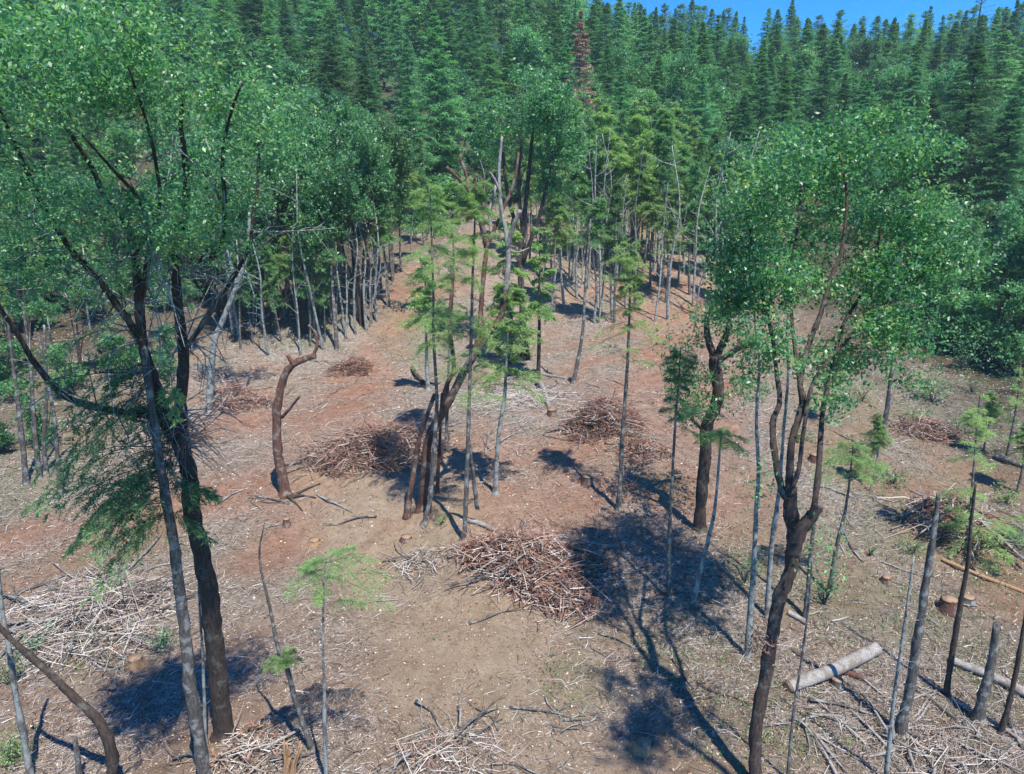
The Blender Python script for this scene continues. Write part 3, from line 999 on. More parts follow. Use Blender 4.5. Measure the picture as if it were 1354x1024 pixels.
# right of the middle
pole('thin sapling in the big tree shade with a brownish green top', [(884, 790), (885, 720), (887, 665), (893, 560), (898, 500), (900, 460)], 6, 3, 'bgrey', 'fir_sapling', seed=71, boughs=[(0, .62, .99, 22, .65, .35, 14, 8, .25)], needle=(.10, .011), bmat='firdark', bough_tint=.75)
pole('pale leaning pole with a small flat green top', [(916, 796), (932, 732), (945, 674), (952, 593), (953, 572)], 7, 4, 'bpale', 'fir_sapling', seed=72, boughs=[(0, .9, .99, 10, .9, .5, 14, 9, .25)], needle=(.10, .011), bough_tint=.75)
pole('long pale pole right of the big shade, standing tallest of its neighbours', [(988, 869), (993, 800), (997, 742), (1000, 674), (1003, 620), (1000, 559), (1004, 480), (998, 420), (1002, 360)], 8, 2, 'bpale', seed=73, stub=14)
pole('pale pole close behind the forked oak trunk', [(1014, 815), (1020, 725), (1027, 674), (1031, 640), (1036, 570), (1042, 500), (1040, 440), (1046, 390)], 7, 2, 'bpale', seed=74)
pole('grey pole standing right of the forked oak trunk', [(1064, 818), (1068, 790), (1072, 732), (1078, 674), (1086, 600), (1088, 540), (1096, 470)], 8, 3, 'bgrey', seed=75)
pole('thin sapling with a pale flat spray of foliage at its top', [(1096, 785), (1106, 725), (1118, 674), (1126, 613), (1128, 585)], 6, 3, 'bgrey', 'fir_sapling', seed=76, boughs=[(0, .70, .98, 13, 1.6, .5, 15, 9, .3)], needle=(.10, .011), bough_tint=.5)
pole('leaning grey pole on the upper right track bank', [(1155, 604), (1171, 552), (1178, 500), (1182, 455), (1190, 400)], 7, 4, 'bgrey', seed=77)
pole('thin dark stem in front of the sawn log', [(1041, 1030), (1046, 975), (1051, 930), (1061, 865), (1069, 800), (1074, 740)], 4.5, 3, 'bgrey', seed=78, stub=10)
# lower right
pole('tall lichen spotted snag with an orange sawn notch at its foot', [(1190, 972), (1195, 945), (1202, 920), (1212, 852), (1222, 787), (1232, 725), (1237, 684), (1241, 652)], 15, 7, 'bgrey', 'standing_snag', 'dead tree', seed=81, stub=16)
pole('twiggy pale sapling left of the notched snag', [(1171, 1034), (1176, 980), (1182, 925), (1191, 862), (1198, 811), (1208, 739)], 6.5, 3, 'bpale', seed=82, stub=46)
pole('short pale sawn post at the foot of the notched snag', [(1180, 984), (1180, 965), (1179, 945)], 7, 6, 'bwhite', 'wood_post', 'post', seed=83, stub=0)
pole('dark slim stem right of the notched snag', [(1251, 920), (1261, 852), (1270, 800), (1280, 742), (1284, 690), (1290, 640)], 8, 4, 'bdark', seed=84, stub=10)
pole('thick grey pole cut off flat at about head height', [(1293, 953), (1300, 920), (1309, 886), (1319, 824)], 15, 12, 'bgrey', 'cut_pole', 'dead tree', seed=85, stub=3)
pole('thin dark pole nearest the right picture edge', [(1323, 970), (1338, 915), (1350, 850), (1362, 780)], 8, 5, 'bdark', seed=86, stub=5)
# left, by the dead grey poles
for i, (px, lab) in enumerate((([(35, 640), (28, 570), (18, 490), (8, 410)], 'grey dead pole nearest the left edge in the thicket of grey poles'),
                               ([(52, 632), (45, 560), (40, 480), (30, 400)], 'second dead grey pole of the thicket behind the fir boughs'),
                               ([(80, 650), (76, 600), (70, 540), (50, 440)], 'leaning dead grey pole of the thicket behind the fir boughs'),
                               ([(60, 625), (58, 580), (62, 520), (58, 430)], 'dead grey pole in the middle of the thicket behind the fir boughs'))):
    pole(lab, px, 7, 4, 'bgrey', 'dead_pole', 'dead tree', seed=90 + i, stub=26)
traced_tree('madrone_tree', 'curved grey madrone standing behind the dark oak trunk', 'tree',
            [([(277, 545), (279, 500), (281, 470), (285, 447), (301, 408), (318, 365), (327, 330), (330, 280)], 10, 4, 0, 0),
             ([(300, 410), (312, 380), (300, 330), (290, 290)], 5, 3, 0, 1)],
            [M['bpale']], crowns=[(325, 250, 0, 55, 45, 1.8, 50), (285, 280, .8, 40, 40, 1.4, 22)], leafmat=M['broad'], leaf=.14, leafn=40, crad=.28, seed=95, tint=.5)

# feathery fir saplings on the right bank
pole('feathery light green fir sapling beside the right hand brush heap', [(1278, 735), (1282, 690), (1286, 640), (1292, 560), (1296, 520)], 5, 2.5, 'bgrey', 'fir_sapling', seed=96, boughs=[(0, .1, .99, 30, 1.5, .4, 15, 9, .2)], needle=(.10, .011), bough_tint=.75)
pole('thin pale sapling with bare twigs at the right edge above the brush heap', [(1330, 610), (1338, 570), (1345, 530), (1350, 480)], 4, 2.5, 'bgrey', 'fir_sapling', seed=97, boughs=[(0, .3, .99, 12, .9, .4, 12, 8, .2)], needle=(.10, .011), bough_tint=.8)


# ------------------------------------------------------------------ generic trees of the stands and the forest (one of each, then copies)
PARKED = []


def proto(name, parts, label, cat, group):
    root = empty(name, (0, 0, 0))
    tag(root, label, cat, group)
    for pn, me in parts:
        link(pn, me, root)
    PARKED.append(root)
    return root


USED = set()


def place(root, x, y, h, rot, label, group, name=None, wid=1., tilt=None):
    """the first use moves the thing itself, later ones copy it with its parts; h = scale"""
    if root.name in USED:
        r = root.copy()
        COL.objects.link(r)
        for ch in root.children:
            c = ch.copy()
            COL.objects.link(c)
            c.parent = r
    else:
        r = root
        USED.add(root.name)
    r.location = (x, y, float(T(x, y)) - .05)
    r.rotation_euler = (tilt[0] if tilt else 0, tilt[1] if tilt else 0, rot)
    r.scale = (h * wid, h * wid, h)
    r['label'] = label
    if group:
        r['group'] = group
    elif 'group' in r:
        del r['group']
    return r


def shared(a, nm, mat, smooth=False):
    return a.mesh(nm, mat, None, smooth)


CON = []
for i in range(9):
    g = np.random.default_rng(200 + i)
    tr, cr = conifer(22, [4.8, 5.2, 4.0, 5.4, 4.6, 5.0, 4.0, 5.0, 4.4][i], [.12, .1, .2, .08, .18, .1, .25, .12, .15][i], 230, 12, 3, .58, .17, g, [.95, 1.0, .85, .9, 1.1, .9, .85, .8, 1.05][i], sparse=[0, .1, .25, 0, .3, .1, .3, 0, .2][i])
    CON.append((proto('conifer_tree', [('trunk', shared(tr, 'conifer_trunk', M['bdark'], True)), ('crown', shared(cr, 'conifer_crown', M['conifer']))], '-', 'conifer', '-'), 22.0))
# finer ones for the nearer conifers
CONF = []
for i in range(3):
    g = np.random.default_rng(230 + i)
    tr, cr = conifer(20, [5.0, 4.6, 4.2][i], [.08, .12, .2][i], 250, 18, 5, .38, .105, g, [.9, .95, 1.0][i], tint=.52)
    CONF.append((proto('conifer_tree', [('trunk', shared(tr, 'conifer_trunk', M['bdark'], True)), ('crown', shared(cr, 'conifer_crown', M['conifer']))], '-', 'conifer', '-'), 20.0))
g = np.random.default_rng(240)
tr, cr = conifer(20, 3.3, .08, 210, 14, 3, .42, .13, g, .85, sparse=.1)
DEADCON = (proto('dead_conifer', [('trunk', shared(tr, 'conifer_trunk', M['bgrey'], True)), ('crown', shared(cr, 'dead_crown', M['rust']))], '-', 'dead conifer', '-'), 20.0)
g = np.random.default_rng(241)
tr, cr = conifer(20, 3.6, .3, 60, 12, 3, .45, .12, g, .55, sparse=.45)
PINE = (proto('pine_tree', [('trunk', shared(tr, 'pine_trunk', M['bdark'], True)), ('crown', shared(cr, 'pine_crown', M['conifer']))], '-', 'pine', '-'), 20.0)

PIN = []
for i in range(3):
    g = np.random.default_rng(250 + i)
    tr, cr = conifer(18, 4.2, [.3, .25, .4][i], 120, 12, 3, .55, .17, g, [.6, .5, .55][i], sparse=.2, tint=.62)
    PIN.append((proto('pine_tree', [('trunk', shared(tr, 'pine_trunk', M['bdark'], True)), ('crown', shared(cr, 'pine_crown', M['conifer']))], '-', 'pine', '-'), 18.0))

BRD = []
for i in range(6):
    g = np.random.default_rng(260 + i)
    tr, br, lf = Acc(), Acc(), Acc()
    stems = []
    H = 12.0
    ns = [2, 3, 1, 2, 1, 3][i]
    for k in range(ns):
        a = g.uniform(0, 2 * PI)
        lean = g.uniform(.3, 1.6)
        P = smooth_line([(0.12 * k, 0, -.3), (lean * .15 * math.cos(a), lean * .15 * math.sin(a), 2.5), (lean * .5 * math.cos(a) + g.normal(0, .25), lean * .5 * math.sin(a) + g.normal(0, .25), 5.5),
                         (lean * math.cos(a) + g.normal(0, .3), lean * math.sin(a) + g.normal(0, .3), 9.0)], 6)
        r = np.linspace(.15, .05, len(P)) * (1.1 if k == 0 else .8)
        tube(tr, P, r, 7, False, .08)
        stems.append((P, r))
    bl = [((0, 0, 9.2), (2.0, 2.0, 2.6), 44), ((g.normal(0, 1), g.normal(0, 1), 10.6), (1.6, 1.6, 1.3), 20), ((g.normal(0, 1.4), g.normal(0, 1.4), 7.3), (1.6, 1.6, 1.5), 18), ((g.normal(0, 1.2), g.normal(0, 1.2), 8.5), (1.9, 1.9, 1.2), 18)]
    canopy(stems, bl, g, br, lf, 100, .22, .40, .5, .5, .009)
    BRD.append((proto('broadleaf_tree', [('trunk', shared(tr, 'broad_trunk', M['bdark'] if i % 2 else M['bgrey'], True)), ('crown', two_mat('broad_crown', (lf, br), (M['broad'], M['twig'])))], '-', 'tree', '-'), 12.0))

LOW = []
for i in range(3):
    g = np.random.default_rng(280 + i)
    tr, br, lf = Acc(), Acc(), Acc()
    stems = []
    for k in range(4):
        a = k * 1.6 + g.uniform(0, 1)
        P = smooth_line([(.1 * math.cos(a), .1 * math.sin(a), -.2), (.35 * math.cos(a), .35 * math.sin(a), 1.5), (1.0 * math.cos(a), 1.0 * math.sin(a), 3.4), (1.2 * math.cos(a + .3), 1.2 * math.sin(a + .3), 5.0)], 5)
        r = np.linspace(.08, .03, len(P))
        tube(tr, P, r, 6, False, .08)
        stems.append((P, r))
    canopy(stems, [((0, 0, 3.4), (1.9, 1.9, 2.2), 56), ((g.normal(0, .6), g.normal(0, .6), 5.0), (1.2, 1.2, 1.0), 18), ((g.normal(0, 1), g.normal(0, 1), 1.6), (1.5, 1.5, .9), 16)], g, br, lf, 90, .20, .34, .5, .25, .008)
    LOW.append((proto('bushy_tree', [('trunk', shared(tr, 'bushy_trunk', M['bdark'], True)), ('crown', two_mat('bushy_crown', (lf, br), (M['broad'], M['twig'])))], '-', 'tree', '-'), 6.0))

POL = []
for i in range(5):
    g = np.random.default_rng(290 + i)
    tr, cr = Acc(), Acc()
    H = 12.0
    P = smooth_line([(0, 0, -.3), (g.normal(0, .1), g.normal(0, .1), 3.5), (g.normal(0, .25), g.normal(0, .25), 7.5), (g.normal(0, .35), g.normal(0, .35), H)], 6)
    tube(tr, P, np.linspace(.12, .025, len(P)), 6, False, .08)
    nb = 64
    f = np.sort(g.uniform([.5, .6, .45, .68, .55][i], .99, nb))
    O = np.stack([np.interp(f * (len(P) - 1), np.arange(len(P)), P[:, k]) for k in range(3)], -1)
    az = np.arange(nb) * 2.4 + g.normal(0, .4, nb)
    D = np.stack([np.cos(az), np.sin(az), g.normal(.1, .4, nb)], -1)
    q = (f - f[0]) / (1 - f[0])
    fir_sprays(cr, tr, O, D, (1.6 * (1 - q) + .35) * g.uniform(.3, 1.1, nb), g.uniform(.1, .6, nb), 14, 5, .28, .042, g, .5, roll=.5)
    ns = 30
    ii = g.integers(4, len(P) - 3, ns)
    az = g.uniform(0, 2 * PI, ns)
    D = np.stack([np.cos(az), np.sin(az), g.uniform(-.5, .4, ns)], -1)
    L = g.uniform(.2, .9, ns)[:, None]
    sticks(tr, np.stack([P[ii], P[ii] + D * L * .5, P[ii] + D * L - ZUP * .1], 1), np.stack([np.full(ns, .015), np.full(ns, .01), np.full(ns, .005)], 1), 3)
    POL.append((proto('fir_sapling', [('trunk', shared(tr, 'pole_trunk', M['bpale'] if i % 2 else M['bgrey'], True)), ('crown', shared(cr, 'pole_crown', M['fir' if i in (1, 4) else 'firmid']))], '-', 'sapling', '-'), 12.0))

DED = []
for i in range(3):
    g = np.random.default_rng(310 + i)
    tr = Acc()
    H = 9.0
    P = smooth_line([(0, 0, -.3), (g.normal(0, .15), g.normal(0, .15), 3), (g.normal(0, .35), g.normal(0, .35), 6), (g.normal(0, .6), g.normal(0, .6), H)], 6)
    tube(tr, P, np.linspace(.11, .03, len(P)), 6, True, .1)
    for k in range(7):
        j = g.integers(6, len(P) - 2)
        a = g.uniform(0, 2 * PI)
        D = np.array([math.cos(a), math.sin(a), g.uniform(.2, .9)])
        L = g.uniform(.5, 1.8)
        tube(tr, smooth_line([P[j], P[j] + D * L * .5 + g.normal(0, .08, 3), P[j] + D * L], 3), np.linspace(.035, .008, 7)[:len(smooth_line([P[j], P[j] + D * L * .5, P[j] + D * L], 3))], 4, False)
    DED.append((proto('bare_tree', [('trunk', shared(tr, 'bare_trunk', M['bpale'], True))], '-', 'dead tree', '-'), 9.0))

PLACED = []


def free(x, y, d):
    for a, b, c in PLACED:
        if (a - x) ** 2 + (b - y) ** 2 < (.5 * (d + c)) ** 2:
            return False
    return True


def by_apex(kind, px, py, d, label, group=None, wid=1., rot=None):
    p = at(px, py, d)
    h = p[2] - float(T(p[0], p[1]))
    root, H = kind
    PLACED.append((p[0], p[1], 5.0))
    return place(root, p[0], p[1], h / H, rng.uniform(0, 6.28) if rot is None else rot, label, group, wid=wid * min(1.3, max(.8, 22 / max(h, 8))) if H > 15 else wid)


def by_base(kind, px, py, top, label, group, wid=1., sp=1.5, tilt=None):
    p = ground(px, py)
    q = at(px, top, p[1])
    h = q[2] - p[2]
    root, H = kind
    PLACED.append((p[0], p[1], sp))
    return place(root, p[0], p[1], h / H, rng.uniform(0, 6.28), label, group, wid=wid, tilt=tilt)


# conifers with a look or place of their own
by_apex(CONF[0], 575, 12, 74, 'large dark conifer towering behind the bleached madrone tops', wid=.95)
by_apex(CONF[0], 1296, 56, 66, 'broad pyramid shaped conifer standing lower than the skyline behind the right oak crown', wid=1.15)
by_apex(CONF[1], 1188, 120, 72, 'mid green conifer directly behind the rounded right oak crown', wid=1.1)
by_apex(DEADCON, 769, 12, 78, 'rusty brown dead conifer among the green ones', wid=.9)
by_apex(PINE, 1301, -12, 128, 'sparse long limbed pine rising highest against the sky at right', wid=1.3)
SKY = [(840, 2), (868, 8), (893, 10), (916, -2), (942, 10), (957, 13), (974, 14), (985, 20), (1017, 10), (1048, -2), (1072, 27), (1111, 14), (1130, 30), (1161, 19), (1188, 29), (1205, 23), (1232, 6), (1249, 19), (1278, 13), (1322, 8), (1346, -2)]
ORD = ['first', 'second', 'third', 'fourth', 'fifth', 'sixth', 'seventh', 'eighth', 'ninth', 'tenth', 'eleventh', 'twelfth', 'thirteenth', 'fourteenth', 'fifteenth', 'sixteenth', 'seventeenth', 'eighteenth', 'nineteenth', 'twentieth', 'twenty-first']
for i, (px, py) in enumerate(SKY):
    by_apex(CON[(i * 4) % 9], px, py, rng.uniform(126, 150), 'skyline conifer with its tip against blue sky, %s from the left along the ridge' % ORD[i], 'conifers standing against the sky', wid=rng.uniform(.75, 1.0))

# stands at the edge of the clearing
LS, LSG = 'slim trunked leafy tree in the crowded stand at the upper left edge of the clearing', 'leafy trees of the upper left stand'
for (px, py, top) in ((290, 420, 230), (322, 448, 215), (340, 425, 190), (358, 440, 240), (380, 420, 180), (402, 440, 205), (425, 420, 160), (446, 462, 215), (462, 410, 170), (478, 430, 195), (492, 405, 150), (505, 388, 180), (520, 372, 165),
                      (250, 400, 200), (215, 410, 230), (180, 400, 220), (140, 410, 240), (100, 400, 220), (60, 430, 250), (20, 420, 230), (-20, 430, 230), (310, 390, 160), (365, 385, 150), (410, 385, 140), (450, 375, 140), (385, 362, 120), (330, 365, 130), (270, 370, 150)):
    by_base(BRD[rng.integers(6)], px, py, top, LS, LSG, wid=rng.uniform(.75, 1.05))
for (px, py, top) in ((318, 462, 300), (335, 455, 320), (355, 470, 300), (372, 452, 310), (395, 448, 290), (415, 440, 300), (430, 452, 330), (457, 448, 300), (470, 442, 260), (484, 437, 280), (498, 425, 260), (512, 405, 270), (440, 430, 250), (350, 430, 280)):
    k = DED if rng.random() < .5 else POL
    by_base(k[rng.integers(len(k))], px, py, top, 'thin pole in front of the crowded upper left stand', 'thin poles of the upper left stand', wid=1.0, tilt=(rng.normal(0, .05), rng.normal(0, .06)))
CSL, CSG = 'slender pale stemmed fir in the open stand beyond the top of the clearing', 'slender firs of the upper middle stand'
for (px, py, top) in ((729, 412, 250), (746, 407, 230), (763, 395, 220), (785, 427, 260), (812, 427, 240), (860, 380, 215), (700, 350, 160), (722, 335, 150), (742, 345, 165), (757, 330, 140), (775, 340, 150), (790, 322, 140), (806, 335, 150), (820, 318, 140),
                      (836, 345, 150), (848, 322, 150), (862, 335, 170), (876, 350, 165), (890, 330, 170), (905, 360, 190), (880, 400, 240), (912, 390, 210), (930, 370, 200), (690, 310, 140), (735, 305, 130), (765, 300, 130), (800, 298, 130), (830, 300, 130), (660, 320, 190), (545, 345, 210), (530, 360, 200), (560, 325, 180)):
    by_base(POL[rng.integers(5)], px, py, top, CSL, CSG, wid=rng.uniform(.9, 1.3), tilt=(rng.normal(0, .03), rng.normal(0, .04)))
g = np.random.default_rng(74)
for i in range(26):
    by_base(DED[g.integers(3)], g.uniform(690, 925), g.uniform(300, 430), g.uniform(170, 260), 'thin pale bare stem among the firs of the upper middle stand', 'thin pale stems of the upper middle stand', wid=g.uniform(.55, .85), tilt=(g.normal(0, .05), g.normal(0, .06)))
g = np.random.default_rng(73)
for i in range(20):
    by_base(DED[g.integers(3)] if g.random() < .7 else POL[g.integers(5)], g.uniform(275, 500), g.uniform(395, 470) if i % 2 else g.uniform(380, 430), g.uniform(220, 330), 'thin grey bare stem at the front of the upper left stand', 'thin grey stems fronting the upper left stand', wid=g.uniform(.7, 1.0), tilt=(g.normal(0, .06), g.normal(0, .08)))
for (px, py, top) in ((752, 372, 250), (790, 360, 220), (770, 318, 220), (815, 380, 260), (842, 372, 230), (870, 365, 200), (730, 372, 230), (640, 300, 200), (655, 292, 210), (920, 420, 300), (897, 372, 250), (827, 310, 170)):
    by_base(DED[rng.integers(3)], px, py, top, 'bare grey dead tree in the open stand beyond the top of the clearing', 'bare dead trees of the upper middle stand', wid=1.1, tilt=(rng.normal(0, .06), rng.normal(0, .08)))
RS, RSG = 'dense dark leafy tree at the shaded right edge of the clearing', 'leafy trees of the right edge stand'
for (px, py, top) in ((1265, 440, 290), (1300, 455, 270), (1335, 470, 290), (1370, 480, 260), (1320, 425, 260), (1400, 450, 250), (1240, 400, 270), (1270, 385, 260), (1345, 395, 250), (1380, 400, 230), (1200, 360, 250), (1420, 500, 260)):
    by_base(BRD[rng.integers(6)], px, py, top, RS, RSG, wid=rng.uniform(.95, 1.25))
MS, MSG = 'leafy tree below the conifers at the foot of the forested hillside', 'leafy trees at the foot of the hillside'
for (px, py, top) in ((440, 330, 170), (490, 310, 160), (640, 280, 180), (830, 270, 170), (960, 350, 190), (1010, 330, 170), (1130, 325, 180), (340, 310, 150), (170, 320, 170)):
    by_base(BRD[rng.integers(6)], px, py, top, MS, MSG, wid=rng.uniform(.95, 1.3), sp=3)

for (px, py, top) in ((1255, 455, 350), (1290, 470, 370), (1330, 488, 380), (1365, 495, 370), (1230, 425, 340), (1310, 440, 330), (1345, 450, 330), (1210, 395, 320), (1280, 410, 320)):
    by_base(LOW[rng.integers(3)], px, py, top, 'low bushy tree crowding the shaded right edge of the clearing', 'bushy trees of the right edge', wid=rng.uniform(.9, 1.2))
for (px, py, top) in ((15, 395, 290), (60, 385, 280), (110, 380, 290), (150, 385, 300), (200, 380, 280), (240, 370, 270), (290, 365, 260), (-20, 400, 290), (85, 360, 270), (175, 355, 260), (35, 440, 350), (130, 420, 340), (225, 410, 330), (330, 395, 290), (265, 392, 300)):
    by_base(LOW[rng.integers(3)], px, py, top, 'low bushy tree behind the big leaning oak', 'bushy trees behind the big oak', wid=rng.uniform(.9, 1.25))
for (px, py, top) in ((420, 330, 220), (470, 310, 210), (505, 300, 220), (548, 270, 200), (690, 268, 190), (740, 262, 180), (800, 270, 190), (860, 285, 200), (905, 300, 210), (945, 330, 240), (975, 345, 260), (1000, 330, 220), (370, 330, 210), (575, 262, 190), (650, 262, 200)):
    by_base(LOW[rng.integers(3)], px, py, top, 'low bushy tree along the forest foot above the clearing', 'bushy trees along the forest foot', wid=rng.uniform(.9, 1.25))
for (px, py, d) in ((430, 100, 72), (482, 80, 80), (538, 105, 70), (648, 62, 86), (822, 92, 78), (872, 72, 86), (930, 95, 74), (985, 125, 66), (1040, 98, 76), (1092, 78, 84), (1150, 104, 72), (1236, 118, 68), (1345, 125, 62), (1395, 90, 66), (360, 70, 80), (300, 60, 84), (1215, 70, 88)):
    by_apex(CONF[rng.integers(3)], px, py, d, 'conifer at the foot of the forest, its whole upper crown showing above the leafy trees', 'conifers at the foot of the forest', wid=rng.uniform(.85, 1.1))

g = np.random.default_rng(71)
for i in range(60):
    u = g.random()
    if u < .38:
        px, py, top = g.uniform(285, 525), g.uniform(372, 452), g.uniform(180, 270)
        if py > 420 and px > 470:
            py -= 30
        lab, grp = 'slender stem mixed into the crowded upper left stand', 'slender stems of the upper left stand'
    elif u < .85:
        px, py, top = g.uniform(690, 930), g.uniform(292, 380), g.uniform(120, 220)
        lab, grp = 'slim young fir in the thick of the upper middle stand', 'young firs of the upper middle stand'
    else:
        px, py, top = g.uniform(920, 1010), g.uniform(330, 430), g.uniform(160, 250)
        lab, grp = 'slim young fir behind the left side of the forked oak crown', 'young firs behind the forked oak'
    k = DED if g.random() < .22 else POL
    by_base(k[g.integers(len(k))], px, py, top, lab, grp, wid=g.uniform(.8, 1.2), tilt=(g.normal(0, .04), g.normal(0, .05)))
for (px, py, top) in ((20, 500, 330), (70, 480, 300), (110, 505, 340), (150, 470, 310), (-25, 540, 330), (185, 480, 330), (225, 455, 300), (120, 440, 260), (40, 450, 280), (255, 470, 320), (-60, 480, 260)):
    k = BRD if g.random() < .6 else POL
    by_base(k[g.integers(len(k))], px, py, top, 'leafy tree on the slope behind the drooping fir boughs', 'leafy trees on the left slope', wid=g.uniform(.8, 1.1))
for (px, py, top) in ((15, 520, 450), (95, 520, 455), (170, 500, 430), (60, 590, 520), (215, 500, 430), (-15, 600, 510)):
    by_base(LOW[g.integers(3)], px, py, top, 'small bush on the left slope behind the drooping fir boughs', 'bushes on the left slope', wid=g.uniform(.9, 1.2))

# the conifer forest on the hill
SKYX = np.array([-400, 0, 650, 800, 835, 900, 960, 993, 1030, 1072, 1111, 1161, 1232, 1300, 1354, 1800])
SKYY = np.array([-120, -110, -90, -40, -4, 0, 4, 44, 6, 20, 10, 18, 10, 0, -4, -10])
cnt = 0
HL = 'green conifer in the dense forest covering the hillside below the ridge'
HG = 'conifers covering the hillside'
for tries in range(9000):
    if cnt >= 260:
        break
    y = rng.uniform(68, 150)
    x = rng.uniform(-1, 1) * (y * .76 + 6)
    if y < 84 and -26 < x < 22:
        continue
    if y < 76 and x > -40:
        continue
    if not free(x, y, 5.0):
        continue
    h = 8 + max(0, y - 70) * .11 + rng.uniform(-1.5, 5)
    z = float(T(x, y))
    u, v = proj((x, y, z + h))
    cap = np.interp(u, SKYX, SKYY) + rng.uniform(2, 26) + (20 if rng.random() < .25 else 0)
    if v < cap:
        hz = at(u, cap, y)[2] - z
        if hz < 8:
            continue
        h = hz
    if v < -200:
        continue
    k = CONF if y < 92 else CON
    root, H = k[rng.integers(len(k))]
    place(root, x, y, h / H, rng.uniform(0, 6.28), HL, HG, wid=rng.uniform(.75, 1.4) * min(1.5, 22 / h) ** .6, tilt=(rng.normal(0, .025), rng.normal(0, .03)))
    PLACED.append((x, y, 5.6))
    cnt += 1


g = np.random.default_rng(93)
cnt = 0
for tries in range(3000):
    if cnt >= 26:
        break
    y = g.uniform(74, 125)
    x = g.uniform(-1, 1) * (y * .72)
    if not free(x, y, 4.0):
        continue
    place(BRD[g.integers(6)][0], x, y, g.uniform(.75, 1.15), g.uniform(0, 6.28), 'rounded leafy tree standing among the conifers of the hillside', 'leafy trees among the hillside conifers', wid=g.uniform(1.0, 1.4))
    PLACED.append((x, y, 4.5))
    cnt += 1
g = np.random.default_rng(91)
cnt = 0
for tries in range(5000):
    if cnt >= 120:
        break
    y = g.uniform(128, 156)
    x = g.uniform(-1, 1) * (y * .76 + 6)
    if not free(x, y, 3.2 if x > -20 else 4.5):
        continue
    z = float(T(x, y))
    u, v = proj((x, y, z + 14))
    cap = np.interp(u, SKYX, SKYY) + g.uniform(2, 30)
    h = at(u, cap, y)[2] - z
    if h < 6 or h > 27:
        continue
    root, H = PIN[g.integers(3)]
    place(root, x, y, h / H, g.uniform(0, 6.28), 'round topped pine filling the ridge line between the pointed conifers', 'pines along the ridge', wid=g.uniform(.85, 1.1) * min(1.5, 18 / h) ** .6)
    PLACED.append((x, y, 4.0))
    cnt += 1


# ------------------------------------------------------------------ a tree beside the camera, seen only by the shade it throws
def shade_tree(sx, sy, hh, rr, label, name='oak_tree', ntip=70, seed=1):
    """crown placed along the sun ray through the ground point of the shade"""
    g = np.random.default_rng(seed)
    p = ground(sx, sy)
    k = hh / math.tan(SUN_EL)
    c = np.array([p[0] - SHX * k, p[1] - SHY * k, p[2] + hh])
    f = np.array([c[0] + 1.0, c[1] - .6, 0])
    f[2] = T(f[0], f[1])
    root = empty(name, f)
    tag(root, label, 'tree')
    tr, br, lf = Acc(), Acc(), Acc()
    P = smooth_line([f - [0, 0, .3], f + (c - f) * [.1, .1, .4], f + (c - f) * [.5, .5, .8], c], 6)
    r = np.linspace(.16, .05, len(P))
    tube(tr, P, r, 8, False, .1)
    canopy([(P, r)], [(c, (rr, rr, rr * .8), ntip)], g, br, lf, 120, .10, .24, .5, .6)
    link('trunk', tr.mesh('trunk', M['bdark'], f, True), root)
    link('crown', two_mat('crown', (lf, br), (M['oak'], M['twig']), f), root)


SUN_EL = math.radians(62)
SHX, SHY = -.5, .866          # the way the shadows fall
shade_tree(864, 950, 14.6, 1.2, 'oak just outside the frame whose crown shades the ground at bottom right', seed=5)


